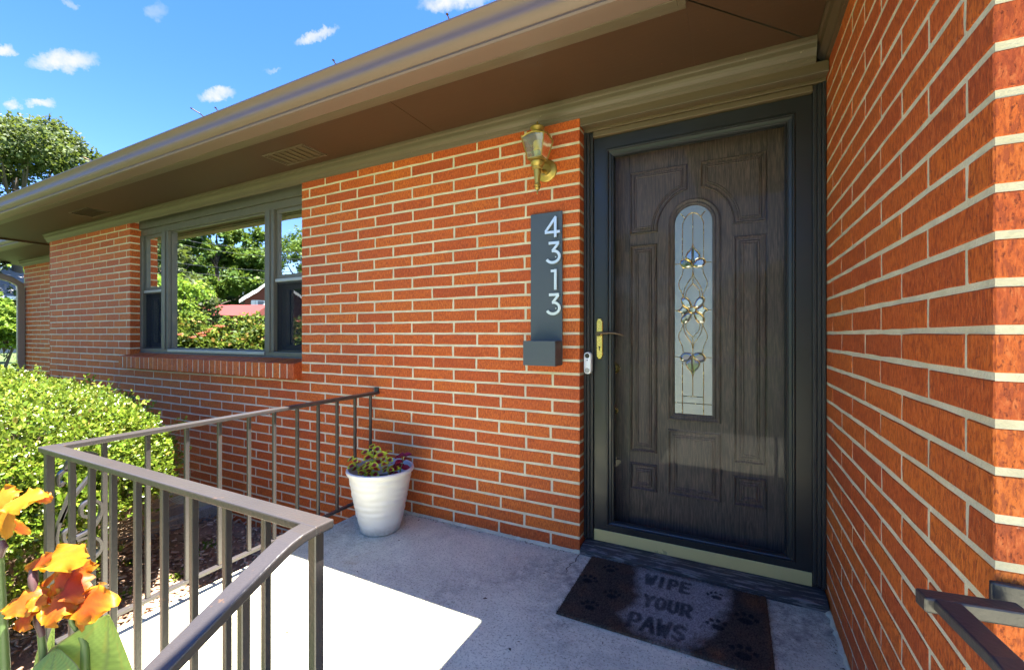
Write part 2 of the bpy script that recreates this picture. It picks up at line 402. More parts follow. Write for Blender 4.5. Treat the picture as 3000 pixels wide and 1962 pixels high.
def thing(name, label, cat, loc=(0, 0, 0), group=None):
    o = bpy.data.objects.new(name, None); COL.objects.link(o); o.location = loc; o.empty_display_size = .1
    return tag(o, label, cat, group)
def tag(o, label=None, cat=None, group=None, kind=None):
    if label: o['label'] = label
    if cat: o['category'] = cat
    if group: o['group'] = group
    if kind: o['kind'] = kind
    return o
def copy_thing(src, loc, label, scale=1.0, rotz=0.0):
    r = src.copy(); COL.objects.link(r); r.location = loc; r.scale = (scale, scale, scale); r.rotation_euler = (0, 0, rotz); r['label'] = label
    for ch in list(src.children):
        c = ch.copy(); COL.objects.link(c); c.parent = r; c.matrix_parent_inverse = ch.matrix_parent_inverse.copy()
    return r
def inset(poly, d):
    n = len(poly); out = []
    ar = sum(poly[i][0] * poly[(i + 1) % n][1] - poly[(i + 1) % n][0] * poly[i][1] for i in range(n)); sg = 1 if ar > 0 else -1
    for i in range(n):
        p0, p1, p2 = Vector(poly[i - 1]), Vector(poly[i]), Vector(poly[(i + 1) % n])
        a = (p1 - p0).normalized(); b = (p2 - p1).normalized()
        na = Vector((-a.y, a.x)) * sg; nb = Vector((-b.y, b.x)) * sg
        m = na + nb
        m = m / max(m.dot(na), .35) if m.length > 1e-6 else na
        out.append(tuple(p1 + m * d))
    return out
def rings_panel(mb, poly, rings, y, cap=True):
    n = len(poly); b0 = []
    for d, h in rings: b0.append([(p[0], y - h, p[1]) for p in (inset(poly, d) if d else poly)])
    vs = [q for r in b0 for q in r]; fs = []
    for i in range(len(b0) - 1):
        for j in range(n): fs.append((i * n + j, i * n + (j + 1) % n, (i + 1) * n + (j + 1) % n, (i + 1) * n + j))
    if cap: fs.append(tuple(range((len(b0) - 1) * n, len(b0) * n)))
    mb.add(vs, fs)
def np_mesh(name, V, F, tint=None):
    """V (n,3), F list of index arrays (m,k)"""
    me = bpy.data.meshes.new(name)
    V = np.asarray(V, dtype=np.float32); F = np.asarray(F, dtype=np.int32); k = F.shape[1]
    me.vertices.add(len(V)); me.vertices.foreach_set('co', V.ravel())
    me.loops.add(F.size); me.loops.foreach_set('vertex_index', F.ravel())
    me.polygons.add(len(F)); me.polygons.foreach_set('loop_start', np.arange(0, F.size, k, dtype=np.int32))
    me.polygons.foreach_set('loop_total', np.full(len(F), k, dtype=np.int32))
    me.update(calc_edges=True); me.validate()
    if tint is not None:
        a = me.color_attributes.new('tint', 'FLOAT_COLOR', 'POINT')
        c = np.ones((len(V), 4), np.float32); c[:, :3] = tint; a.data.foreach_set('color', c.ravel())
    return me
def unit(a): return a / np.maximum(np.linalg.norm(a, axis=1, keepdims=True), 1e-9)
LEAF_OVAL = (np.array([(0, 0, 0), (.35, .42, .06), (.75, .40, .05), (1, 0, -.04), (.75, -.40, .05), (.35, -.42, .06)]), [(0, 1, 2, 3), (0, 3, 4, 5)])
LEAF_DIA = (np.array([(0, 0, 0), (.45, .5, .08), (1, 0, -.05), (.45, -.5, .08)]), [(0, 1, 2), (0, 2, 3)])
def leaves(P, D, N, L, W, kind):
    """leaf cards: base P, direction D, approx normal N, lengths L, widths W"""
    tpl, fc = kind; D = unit(D); S = unit(np.cross(D, N)); Nn = np.cross(S, D)
    n = len(P); L = np.broadcast_to(np.asarray(L), (n,)); W = np.broadcast_to(np.asarray(W), (n,))
    V = (P[:, None, :] + D[:, None, :] * (tpl[None, :, 0] * L[:, None])[..., None] + S[:, None, :] * (tpl[None, :, 1] * W[:, None])[..., None]
         + Nn[:, None, :] * (tpl[None, :, 2] * L[:, None])[..., None])
    k = len(tpl); F = (np.arange(n)[:, None, None] * k + np.array(fc)[None]).reshape(-1, len(fc[0]))
    return V.reshape(-1, 3), F

# ------------------------------------------------------------------ the ground
def ground_z(x, y):
    d = np.maximum(0, -x - 8.0)
    z = -.47 + .026 * d + .012 * np.maximum(0, -y - 6.0) + .10 * np.sin(x * .13 + 1) * np.sin(y * .11) * np.clip((np.abs(x) + np.abs(y) - 10) / 15, 0, 1)
    return z
def make_ground():
    g = np.concatenate([-np.geomspace(400, 14, 26), np.linspace(-12, 12, 25), np.geomspace(14, 400, 26)])
    X, Y = np.meshgrid(g, g); Z = ground_z(X, Y); n = len(g)
    V = np.stack([X, Y, Z], -1).reshape(-1, 3); i = np.arange(n - 1)
    a = (i[:, None] * n + i[None, :]).ravel(); F = np.stack([a, a + 1, a + n + 1, a + n], 1)
    me = np_mesh('ground', V, F); o = put('ground', me, 'lawn', smooth=True); tag(o, 'green lawn around the brick house', None, kind='structure')
make_ground()

# porch slab with steps going down towards the street
mb = MB()
mb.box(-1.355, 1.40, -1.60, .24, -.62, 0)
for i, (y, z) in enumerate(((-1.60, -.17), (-1.90, -.34))):
    mb.box(-.10, 1.40, y - .30, y - .0015, -.62, z)
porch = mb.build('porch', 'concrete', bevel=.006); tag(porch, 'pale concrete porch floor and steps before the door', None, kind='structure')
mb = MB(); rr = random.Random(3); x, y = .005, -.006; pts = []
for i in range(13): pts.append((x, y)); y -= .016; x += rr.uniform(-.011, .011) + .001
for i in range(12):
    (xa, ya), (xb, yb) = pts[i], pts[i + 1]; w0 = rr.uniform(.0012, .0032)
    mb.add([(xa - w0, ya, .0012), (xa + w0, ya, .0012), (xb + w0, yb, .0012), (xb - w0, yb, .0012)], [(0, 1, 2, 3)])
mb.build('crack', 'soil', porch)
mb = MB(); mb.box(-.10, 8.5, -5.2, -2.2015, -.60, -.43); o = mb.build('bounce_slab', 'concrete', bevel=.01); tag(o, 'added concrete slab below the steps that bounces sun into the porch', None, kind='structure')  # out-of-view slab, added to bounce sunlight onto the shaded walls and soffit
xs = np.linspace(-160, 80, 61); V = []; F = []
for i, x in enumerate(xs):
    for y in (-27.0, -23.7, -20.5): V.append((x, y, float(ground_z(np.array(x), np.array(y))) + .03))
for i in range(60):
    for j in range(2): a = i * 3 + j; F.append((a, a + 3, a + 4, a + 1))
o = put('road', np_mesh('road', V, F), 'asphalt'); tag(o, 'grey street beyond the front lawn', None, kind='structure')

# ------------------------------------------------------------------ brick house
house = thing('brick_house', 'orange-red brick house with brown eaves and a dark front door', 'house', (0, 0, 0))
COURSE, BH, MODX, JOINT, TOPZ = .0677, .0560, .3015, .0117, 2.166
front = MB()
front.box(-2.0455, -.0015, .0018, .24, -.62, 2.30)                    # pier between window and door
front.box(-4.4945, -2.0455, .0018, .24, -.62, .765)                  # under the window
front.box(-6.366, -4.4978, .0018, .24, -.62, 2.30)
front.box(-6.366, -6.24, .24, .60, -.62, 2.30)
front_wall = front.build('front_wall', 'mortar', house)
wing = MB(); wing.box(1.0168, 1.24, -1.2062, .30, -.62, 2.30); wing.box(1.24, 3.6, -1.2062, -1.0, -.62, 2.30)
wing_wall = wing.build('wing_wall', 'mortar', house)
far = MB(); far.box(-9.27, -6.24, .567, .75, -.62, 2.30)
far_wall = far.build('rear_wing_wall', 'mortar', house)
back = MB(); back.box(-9.2, 3.6, 3.95, 4.1, -.62, 2.30); back.box(3.5, 3.6, -1.0, 3.95, -.62, 2.3); back.box(-9.27, -9.15, .75, 3.95, -.62, 2.3)
back.build('back_wall', 'far_brick', house)

rb = random.Random(11)
flat_cache = {}; box_cache = {}
def flat_brick(l, h, var):
    key = (round(l, 3), round(h, 3), var)
    if key in flat_cache: return flat_cache[key]
    r = random.Random(hash(key) & 0xffff); n1 = 5 if l > .2 else 3
    per = []
    for i in range(n1): per.append((-l / 2 + l * i / (n1 - 1), -h / 2))
    per.append((l / 2, 0))
    for i in range(n1): per.append((l / 2 - l * i / (n1 - 1), h / 2))
    per.append((-l / 2, 0))
    per = [(x + r.uniform(-.0014, .0014), z + r.uniform(-.0013, .0013)) for x, z in per]
    n = len(per); cx = .0022
    inn = [(x * (1 - 2 * cx / l), z * (1 - 2 * cx / h)) for x, z in per]
    mb_ = MB()
    mb_.add([(x, r.uniform(-.0007, .0006), z) for x, z in inn] + [(x, .0014, z) for x, z in per] + [(x, .008, z) for x, z in per],
            [tuple(range(n))] + [(i, i + n, (i + 1) % n + n, (i + 1) % n) for i in range(n)] + [(i + n, i + 2 * n, (i + 1) % n + 2 * n, (i + 1) % n + n) for i in range(n)])
    flat_cache[key] = (mb_.v, mb_.f); return flat_cache[key]
def box_brick(dx, dy, dz, var):
    key = (round(dx, 3), round(dy, 3), round(dz, 3), var)
    if key in box_cache: return box_cache[key]
    r = random.Random(hash(key) & 0xffff); c = .0022; vs = []; 
    for sx in (-1, 1):
        for sy in (-1, 1):
            for sz in (-1, 1):
                X, Y, Z = sx * dx / 2, sy * dy / 2, sz * dz / 2; j = lambda: r.uniform(-.0008, .0008)
                vs += [(X + j(), Y - sy * c, Z - sz * c), (X - sx * c, Y + j(), Z - sz * c), (X - sx * c, Y - sy * c, Z + j())]
    idx = lambda sx, sy, sz, k: ((sx > 0) * 4 + (sy > 0) * 2 + (sz > 0)) * 3 + k
    fs = []
    for s in (-1, 1):
        fs.append([idx(s, a, b, 0) for a, b in ((-1, -1), (1, -1), (1, 1), (-1, 1))])
        fs.append([idx(a, s, b, 1) for a, b in ((-1, -1), (1, -1), (1, 1), (-1, 1))])
        fs.append([idx(a, b, s, 2) for a, b in ((-1, -1), (1, -1), (1, 1), (-1, 1))])
    for a in (-1, 1):
        for b in (-1, 1):
            fs.append([idx(a, b, -1, 0), idx(a, b, 1, 0), idx(a, b, 1, 1), idx(a, b, -1, 1)])
            fs.append([idx(a, -1, b, 0), idx(a, 1, b, 0), idx(a, 1, b, 2), idx(a, -1, b, 2)])
            fs.append([idx(-1, a, b, 1), idx(1, a, b, 1), idx(1, a, b, 2), idx(-1, a, b, 2)])
    for sx in (-1, 1):
        for sy in (-1, 1):
            for sz in (-1, 1): fs.append([idx(sx, sy, sz, k) for k in range(3)])
    box_cache[key] = (vs, fs); return box_cache[key]
bricks = []     # (wall, kind, dims, center, rotz)
def course_z(k): return TOPZ - COURSE * k - BH / 2
def lay(wall, a, b, k, facing, plane):
    l = abs(b - a); z = course_z(k)
    if l < .018: return
    m = (a + b) / 2; jit = rb.uniform(-.0008, .0008)
    if facing == '-y': bricks.append((wall, 'flat', (l, BH), (m, plane + jit, z), 0.0))
    else: bricks.append((wall, 'flat', (l, BH), (plane + jit, m, z), -math.pi / 2))
KMAX = 39
for k in range(KMAX):
    z = course_z(k); even = k % 2 == 0; jx = rb.uniform(-.006, .006)
    # joints along the front wall
    first = -MODX + .003 if even else -MODX / 2
    joints = []
    x = first
    while x > -6.85: joints.append(x + rb.uniform(-.005, .005) + jx * .4 - (.045 if -4.75 < x < -4.35 else 0)); x -= MODX
    # door corner brick
    if z > 0.0:
        c0 = joints[0] + JOINT / 2
        bricks.append((front_wall, 'box', (0 - c0, .088, BH), (c0 / 2, .044, z), 0.0))
        xr = joints[0] - JOINT / 2; js = joints[1:]
    else: xr = 0; js = joints
    segs = []
    for j in js: segs.append((j + JOINT / 2, xr)); xr = j - JOINT / 2
    for (a, b) in segs:
        parts = [(a, b)]
        if z > .80:                                              # the window opening
            parts = []
            if b > -2.045: parts.append((max(a, -2.045), b))
            if a < -4.496: parts.append((a, min(b, -4.496)))
        for (p, q) in parts:
            p = max(p, -6.37)
            if q - p < .02: continue
            if z < 0 and p > -1.4: continue
            if z < .02 and q > -3.95 and p < -3.10 and -.55 < z < -.19: continue      # basement window
            if abs(q + 4.496) < .001:
                bricks.append((front_wall, 'box', (q - p, .088, BH), ((p + q) / 2, .044, z), 0.0))
            else: lay(front_wall, p, q, k, '-y', 0.0)
    # wing wall beside the door (faces the porch)
    if z > -.02:
        js = [-1.12 + .3048 * i for i in range(5)] if even else [-.968 + .3048 * i for i in range(4)]
        js = [q + rb.uniform(-.004, .004) for q in js]
        e0 = js[0] - JOINT / 2
        lx = .292 if even else .092
        bricks.append((wing_wall, 'box', (lx, e0 + 1.208, BH), (1.015 + lx / 2, (e0 - 1.208) / 2, z), 0.0))
        a = js[0] + JOINT / 2
        for q in js[1:] + [.20]:
            lay(wing_wall, a, min(q - JOINT / 2, .19), k, '-x', 1.015); a = q + JOINT / 2
            if a > .15: break
        x = 1.015 + lx + JOINT                                     # front end of the wing
        while x < 2.4: lay(wing_wall, x, x + MODX - JOINT, k, '-y', -1.208); x += MODX
    # wall of the set-back wing
    x = -6.37 - (0 if even else MODX / 2)
    while x > -9.2:
        lay(far_wall, max(x - MODX + JOINT, -9.275), x, k, '-y', .565); x -= MODX
def bdist(b):
    c = Vector(b[3]); d = (c - CAM).length
    if b[0] is wing_wall and c.y < -1.2 and c.x > 1.2: d += 50
    if b[0] is front_wall and c.z < -.05: d += 20
    return d / math.sqrt(max(b[2][0], .02))
bricks.sort(key=bdist)
mesh_cache = {}
rest = {}
for i, (wall, kind, dims, c, rz) in enumerate(bricks):
    var = rb.randrange(5)
    if i < 300:
        dm = tuple(round(q, 2) if (kind == 'flat' and j == 0 and False) else round(q, 3) for j, q in enumerate(dims))
        key = (kind, dm, var)
        if key not in mesh_cache:
            v, f = (flat_brick(*dm, var) if kind == 'flat' else box_brick(*dm, var))
            me = bpy.data.meshes.new('brick'); me.from_pydata(v, [], f); me.update()
            bm = bmesh.new(); bm.from_mesh(me); bmesh.ops.recalc_face_normals(bm, faces=bm.faces); bm.to_mesh(me); bm.free()
            me.materials.append(MAT['brick']); mesh_cache[key] = me
        o = bpy.data.objects.new('brick', mesh_cache[key]); COL.objects.link(o); o.parent = wall
        o.location = c; o.rotation_euler = (0, rb.uniform(-.002, .002), rz)
    else:
        v, f = (flat_brick(*dims, var) if kind == 'flat' else box_brick(*dims, var))
        M = Matrix.Translation(c) @ Matrix.Rotation(rz, 4, 'Z')
        rest.setdefault('all', MB()).add([M @ Vector(q) for q in v], f)
bw = rest['all'].build('brickwork', 'brick', house); bw['kind'] = 'stuff'

# ---- eaves
SOF = 2.24
for q_ in ((-7.10, -.845), (-.842, .531)): MB().box(*q_, -.462, .30, SOF, SOF + .012).build('soffit', 'soffit', house)
mb = MB()                                                    # mitred piece and the run along the wing
mb.add([(.5315, -.4615, SOF), (1.03, .07, SOF), (1.03, .30, SOF), (.5315, .30, SOF)], [(0, 1, 2, 3)])
mb.build('soffit', 'soffit', house)
mb = MB()
mb.add([(.535, -.466, SOF + .0006), (1.03, .062, SOF + .0006), (1.03, -1.75, SOF + .0006), (.535, -1.75, SOF + .0006)], [(0, 1, 2, 3)])
mb.build('soffit', 'soffit', house)
for q_ in ((1.0305, 3.6, -1.75, -.9), (-9.95, -7.11, .10, .75), (-7.09, -6.2, .31, .75)): MB().box(*q_, SOF, SOF + .012).build('soffit', 'soffit', house)
mb = MB(); mb.box(-7.125, -7.101, -.50, .30, SOF - .02, SOF + .16); mb.build('rake_board', 'soffit', house)
mb = MB()
mb.box(-7.13, .507, -.4955, -.4625, SOF - .014, SOF + .13); mb.box(.507, .5345, -1.75, -.4625, SOF - .0145, SOF + .1302)
mb.build('fascia_board', 'trim', house, bevel=.002)
mb = MB(); mb.box(-9.95, -7.13, .072, .0995, SOF - .014, SOF + .13); mb.box(.478, 3.6, -1.78, -1.7505, SOF - .0148, SOF + .1303); mb.build('fascia_board', 'trim', house)
mb = MB(); mb.box(-7.10, .531, -.4620, -.430, SOF - .008, SOF - .0004); mb.build('soffit_batten', 'trim', house, bevel=.002)
gp = [(-.497, 2.365), (-.497, 2.228), (-.560, 2.226), (-.580, 2.231), (-.5840, 2.239), (-.580, 2.247), (-.577, 2.252), (-.586, 2.258), (-.598, 2.267), (-.606, 2.279), (-.607, 2.291), (-.603, 2.304), (-.600, 2.316), (-.603, 2.327), (-.610, 2.337), (-.6175, 2.345), (-.622, 2.350), (-.622, 2.358), (-.610, 2.360), (-.606, 2.350), (-.596, 2.33), (-.594, 2.31), (-.598, 2.285), (-.588, 2.27), (-.570, 2.258), (-.566, 2.234), (-.503, 2.236), (-.503, 2.365)]
def gutter(path, prof, flip=1):
    mb_ = MB(); mb_.sweep(path, [(p[0], p[1]) for p in prof]); return mb_
mb = MB(); n = len(gp); vs = []
for x in (-7.14, .405): vs += [(x if i == 0 else (.405 + (y + .60) * -1 if False else x), y, z) for i, (y, z) in enumerate(gp)]
# straight run with a mitre into the wing gutter
L = [(-7.14, y, z) for y, z in gp]; Rr = [(.975 + y, y, z) if False else (.507 - (-.4955 - y) , y, z) for y, z in gp]
W2 = [(.507 - (-.4955 - y), -1.80, z) for y, z in gp]
mb.add(L + Rr + W2, [(i, (i + 1) % n, (i + 1) % n + n, i + n) for i in range(n)] + [(i + n, (i + 1) % n + n, (i + 1) % n + 2 * n, i + 2 * n) for i in range(n)] + [tuple(range(n)), tuple(range(2 * n, 3 * n))])
gut = mb.build('gutter', 'gutter', house, smooth=True)
for x, tilt, ln in ((-2.10, .02, .05), (-1.95, 0, .012), (-3.55, .02, .035), (-5.0, 0, .012), (-4.25, 0, .012), (-.35, 0, .012), (-1.0, .0, .012)):
    mb = MB(); mb.tube([(x, -.60, 2.357), (x, -.614 - ln * .4, 2.361 + ln * .25), (x - tilt, -.618 - ln, 2.366 + ln * .5)], .0028, 6); mb.lathe([(0, 0), (.006, 0), (.006, .003), (0, .003)], (x - tilt, -.618 - ln, 2.366 + ln * .5), 8); mb.build('gutter_spike', 'bronze', gut)
mb = MB(); mb.add([(-9.97, y + .568, z) for y, z in gp] + [(-7.15, y + .568, z) for y, z in gp], [(i, (i + 1) % n, (i + 1) % n + n, i + n) for i in range(n)] + [tuple(range(n)), tuple(range(n, 2 * n))])
mb.build('gutter', 'gutter', house, smooth=True)
for xs_ in (-3.06, -6.1):                                     # lapped gutter joints
    op = [(y - .0010, z - .0006) for y, z in gp[2:17]]; n_ = len(op); m0 = MB(); m0.add([(xs_, y, z) for y, z in op] + [(xs_ + .028, y, z) for y, z in op], [(i, i + 1, i + 1 + n_, i + n_) for i in range(n_ - 1)]); m0.build('gutter_joint', 'gutter', gut)
# roofs
mb = MB(); sl_ = 4 / 12
def slab(mb_, pts, t=.06): 
    n_ = len(pts); mb_.add(pts + [(x, y, z + t) for x, y, z in pts], [tuple(range(n_)), tuple(range(n_, 2 * n_))] + [(i, (i + 1) % n_, (i + 1) % n_ + n_, i + n_) for i in range(n_)])
z0 = 2.372
slab(mb, [(-7.14, -.52, z0), (.45, -.52, z0), (3.6, 2.4, z0 + .96), (-7.14, 2.4, z0 + .96)]); slab(mb, [(-7.14, 2.4, z0 + .96), (3.6, 2.4, z0 + .96), (3.6, 5, z0 + .1), (-7.14, 5, z0 + .1)])
slab(mb, [(.45, -1.8, z0), (2.4, -1.8, z0 + .65), (2.4, 1.4, z0 + .65), (.45, -.52, z0)]); slab(mb, [(2.4, -1.8, z0 + .65), (4.4, -1.8, z0), (4.4, 2, z0), (2.4, 1.4, z0 + .65)])
slab(mb, [(-9.97, .05, z0 - .001), (-7.15, .05, z0 - .001), (-7.15, 2.4, z0 + .77), (-9.97, 2.4, z0 + .77)]); slab(mb, [(-9.97, 2.4, z0 + .77), (-7.15, 2.4, z0 + .77), (-7.15, 5, z0), (-9.97, 5, z0)])
mb.build('roof', 'shingle_brown', house)
# frieze moulding under the soffit
fp = [(.004, 2.150), (-.011, 2.160), (-.013, 2.170), (-.0165, 2.172), (-.018, 2.178), (-.0295, 2.190), (-.0335, 2.200), (-.0345, 2.218), (-.0365, 2.221), (-.0455, 2.225), (-.0455, 2.2395), (.004, 2.2395)]
n = len(fp); mb = MB(); mb.add([(-6.42, y, z) for y, z in fp] + [(.9695, y, z) for y, z in fp], [(i, (i + 1) % n, (i + 1) % n + n, i + n) for i in range(n)] + [tuple(range(n)), tuple(range(n, 2 * n))])
mb.build('frieze_moulding', 'trim', house)
mb = MB(); mb.add([(-9.33, y + .565, z) for y, z in fp] + [(-6.4, y + .565, z) for y, z in fp], [(i, (i + 1) % n, (i + 1) % n + n, i + n) for i in range(n)] + [tuple(range(n)), tuple(range(n, 2 * n))])
mb.build('frieze_moulding', 'trim', house)
cp = [(.003, 2.168), (-.010, 2.172), (-.014, 2.184), (-.032, 2.204), (-.038, 2.222), (-.047, 2.226), (-.047, 2.2392), (.003, 2.2392)]
n = len(cp); mb = MB(); mb.add([(1.015 + y, -1.25, z) for y, z in cp] + [(1.015 + y, .06, z) for y, z in cp], [(i, (i + 1) % n, (i + 1) % n + n, i + n) for i in range(n)] + [tuple(range(n)), tuple(range(n, 2 * n))])
mb.build('crown_moulding', 'trim_y', house)
# header over the door
mb = MB(); mb.box(.001, 1.014, -.0005, .06, 2.118, 2.158); mb.box(.001, 1.0139, .0605, .30, 2.105, 2.157)
mb.build('door_header', 'header', house, bevel=.003)
mb = MB(); mb.box(.003, 1.013, -.004, .012, 2.112, 2.1185); mb.build('header_bead', 'trim', house, bevel=.002)
# soffit vents
for (xa, xb) in ((-2.04, -1.655), (-4.94, -4.56)):
    v0 = MB(); ya, yb = -.297, -.112; zt = SOF - .0045
    for (a, b, c, d) in ((xa, xb, ya, ya + .012), (xa, xb, yb - .012, yb), (xa, xa + .012, ya + .0121, yb - .0121), (xb - .012, xb, ya + .0121, yb - .0121)): v0.box(a, b, c, d, zt, SOF - .0003)
    vent = v0.build('soffit_vent', 'trim', house)
    m0 = MB(); m0.box(xa + .0122, xb - .0122, ya + .0122, yb - .0122, SOF - .0012, SOF - .0005); m0.build('vent_mesh', 'header', vent)
    ns = 7
    for i in range(ns):
        xx = xa + .03 + (xb - xa - .06) * i / (ns - 1); s0 = MB()
        s0.add([(xx, ya + .0122, SOF - .0014), (xx + .012, ya + .0122, SOF - .0075), (xx + .012, yb - .0122, SOF - .0075), (xx, yb - .0122, SOF - .0014), (xx, ya + .0122, SOF - .0022), (xx + .012, ya + .0122, SOF - .0085), (xx + .012, yb - .0122, SOF - .0085), (xx, yb - .0122, SOF - .0022)], [(0, 1, 2, 3), (4, 5, 6, 7), (0, 1, 5, 4), (1, 2, 6, 5), (2, 3, 7, 6), (3, 0, 4, 7)])
        s0.build('vent_slat', 'trim', vent)
# downspout at the set-back wing
mb = MB(); sct = [(-.042, -.03), (.042, -.03), (.042, .03), (-.042, .03)]
mb.sweep([(-9.30, .02, 2.25), (-9.30, .03, 2.13), (-9.28, .10, 2.05), (-9.22, .42, 1.93), (-9.20, .505, 1.86), (-9.20, .515, 1.76)], sct, up=Vector((1, 0, 0)))
mb.sweep([(-9.20, .515, 1.80), (-9.20, .515, -.45)], sct, up=Vector((1, 0, 0)))
mb.build('downspout', 'spout', house, bevel=.008)

# ---- picture window
WY = .075
wf = MB()
wf.box(-4.4955, -2.0460, WY - .004, .20, 2.105, 2.30)             # head board
wf.box(-4.4950, -2.0465, WY + .012, .19, 2.045, 2.1045)
wf.box(-4.4955, -2.0460, WY - .004, .20, .885, .9135)             # sub-sill
wf.box(-4.4950, -2.0465, WY + .006, .19, .914, .952)
window = wf.build('window', 'alu_frame', house, bevel=.003)
for (a, b) in ((-4.4945, -4.450), (-4.103, -3.985), (-2.578, -2.470), (-2.075, -2.047)):
    m0 = MB(); m0.box(a, b, WY + .003, .189, .9522, 2.0448)
    if b - a > .08: m0.box(a + .036, b - .036, WY - .006, WY + .0029, .9522, 2.0448)
    m0.build('mullion', 'alu_frame', window, bevel=.003)
MB().box(-3.984, -2.579, WY - .002, WY + .0055, .926, .951).build('bottom_rail', 'alu_light', window, bevel=.002)
def pane(x0, x1, z0, z1, y, m='window_glass', name='pane'):
    return MB().add([(x0, y, z0), (x1, y, z0), (x1, y, z1), (x0, y, z1)], [(0, 1, 2, 3)]).build(name, m, window)
def sash(x0, x1, z0, z1, y, t, m='alu_light', d=.02):
    s0 = MB(); s0.box(x0, x0 + t, y, y + d, z0, z1); s0.box(x1 - t, x1, y, y + d, z0, z1); s0.box(x0 + t + .0003, x1 - t - .0003, y, y + d, z0, z0 + t); s0.box(x0 + t + .0003, x1 - t - .0003, y, y + d, z1 - t, z1)
    return s0.build('sash', m, window, bevel=.002)
pane(-3.984, -2.579, .953, 2.0445, .118)
sash(-3.9845, -2.5785, .9525, 2.0445, .106, .012, 'alu_frame')
for (a, b) in ((-4.4495, -4.1035), (-2.4695, -2.0755)):
    sash(a, b, 1.512, 2.0445, .102, .03, 'alu_frame'); pane(a + .02, b - .02, 1.53, 2.03, .113)
    m0 = MB(); m0.box(a, b, .090, .135, 1.487, 1.5115); m0.build('meeting_rail', 'alu_light', window, bevel=.003)
    sash(a, b, .9525, 1.4868, .150, .05, 'alu_frame'); pane(a + .03, b - .03, .98, 1.47, .165)
    sash(a + .0005, b - .0005, .953, 1.4865, .104, .012, 'storm', .01); pane(a + .01, b - .01, .96, 1.48, .1095, 'screen', 'insect_screen')
# room behind the window
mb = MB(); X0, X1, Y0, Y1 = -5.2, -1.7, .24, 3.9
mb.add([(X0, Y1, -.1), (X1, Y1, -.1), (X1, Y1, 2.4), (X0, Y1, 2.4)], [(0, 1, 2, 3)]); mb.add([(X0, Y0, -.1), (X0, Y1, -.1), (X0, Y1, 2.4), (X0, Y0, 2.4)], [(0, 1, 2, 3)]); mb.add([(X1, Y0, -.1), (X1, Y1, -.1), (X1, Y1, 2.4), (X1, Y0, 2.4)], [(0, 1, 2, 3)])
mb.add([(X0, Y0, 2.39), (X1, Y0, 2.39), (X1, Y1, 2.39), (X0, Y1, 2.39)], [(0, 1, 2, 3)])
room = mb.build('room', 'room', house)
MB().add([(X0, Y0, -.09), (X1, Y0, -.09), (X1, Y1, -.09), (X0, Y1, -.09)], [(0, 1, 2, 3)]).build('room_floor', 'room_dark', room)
# rowlock brick sill
def sill_shape(xa, xb, yf, yb, zb, zf, zk): return [(xa, yf, zb), (xb, yf, zb), (xb, yb, zb), (xa, yb, zb), (xa, yf, zf), (xb, yf, zf), (xb, yb, zk), (xa, yb, zk)]
SILL_F = [(0, 3, 2, 1), (4, 5, 6, 7), (0, 1, 5, 4), (1, 2, 6, 5), (2, 3, 7, 6), (3, 0, 4, 7)]
sill = MB().add(sill_shape(-4.553, -2.050, -.0600, .085, .776, .8775, .9085), SILL_F).build('window_sill', 'mortar', house)
nb = 32; step = (2.5135 + .010) / nb
for i in range(nb):
    xa = -4.559 + i * step; xb = xa + step - .010; j = rb.uniform(-.0015, .0015); s0 = MB()
    if xa < -4.4955: s0.add(sill_shape(xa, min(xb, -4.4965), -.063 + j, -.0012, .773, .8805 + j, .8945), SILL_F)
    else: s0.add(sill_shape(xa, xb, -.063 + j, .09, .773, .8805 + j, .912), SILL_F)
    s0.build('sill_brick', 'brick', sill, bevel=.003, seg=1)
# basement window under the hedge end
m0 = MB(); m0.box(-3.94, -3.11, .03, .05, -.52, -.47); m0.box(-3.94, -3.11, .03, .05, -.235, -.19); m0.box(-3.94, -3.90, .03, .05, -.4695, -.2355); m0.box(-3.15, -3.11, .03, .05, -.4695, -.2355); m0.box(-3.54, -3.51, .03, .05, -.4695, -.2355)
bwn = m0.build('basement_window', 'storm', house)
MB().add([(-3.9, .042, -.47), (-3.15, .042, -.47), (-3.15, .042, -.235), (-3.9, .042, -.235)], [(0, 1, 2, 3)]).build('pane', 'window_glass', bwn)

# ---- front door
frame = MB()
def casing(mb_, x0, x1, z0, z1):
    mb_.box(x0, x1, .064, .20, z0, z1)
frame.box(.0015, .0145, .058, .22, .055, 2.1045); frame.box(.0146, .030, .066, .22, .055, 2.1043); frame.box(.0301, .046, .074, .22, .055, 2.104)
frame.box(1.0, 1.0135, .058, .22, .055, 2.1045); frame.box(.985, .9999, .066, .22, .055, 2.1043); frame.box(.9705, .9849, .074, .22, .055, 2.104)
casing_o = frame.build('door_frame', 'casing', house, bevel=.003)
m0 = MB(); m0.box(.0465, .970, .066, .22, 2.0765, 2.1042); m0.build('head_casing', 'header', casing_o, bevel=.004)
thr = MB(); thr.add([(.004, -.012, 0.0), (1.012, -.012, 0.0), (1.012, -.014, .028), (.004, -.014, .028), (.004, .03, .040), (1.012, .03, .040), (.004, .30, .044), (1.012, .30, .044), (.004, .30, 0), (1.012, .30, 0)],
        [(0, 1, 2, 3), (3, 2, 5, 4), (4, 5, 7, 6), (6, 7, 9, 8), (0, 3, 4, 6, 8), (1, 9, 7, 5, 2)])
thr.build('threshold', 'threshold', house, bevel=.004)
SY = .086
storm_o = MB()
ox0, ox1, oz0, oz1 = .048, .9685, .1005, 2.0745; ix0, ix1, iz0, iz1 = .148, .8735, .148, 1.972
vs = []; lev = [(0, .012), (0, 0), (.60, 0), (.64, -.004), (.70, -.004), (.74, .004), (.86, .007), (.90, .012), (.95, .010), (1.0, .020), (1.0, .030)]
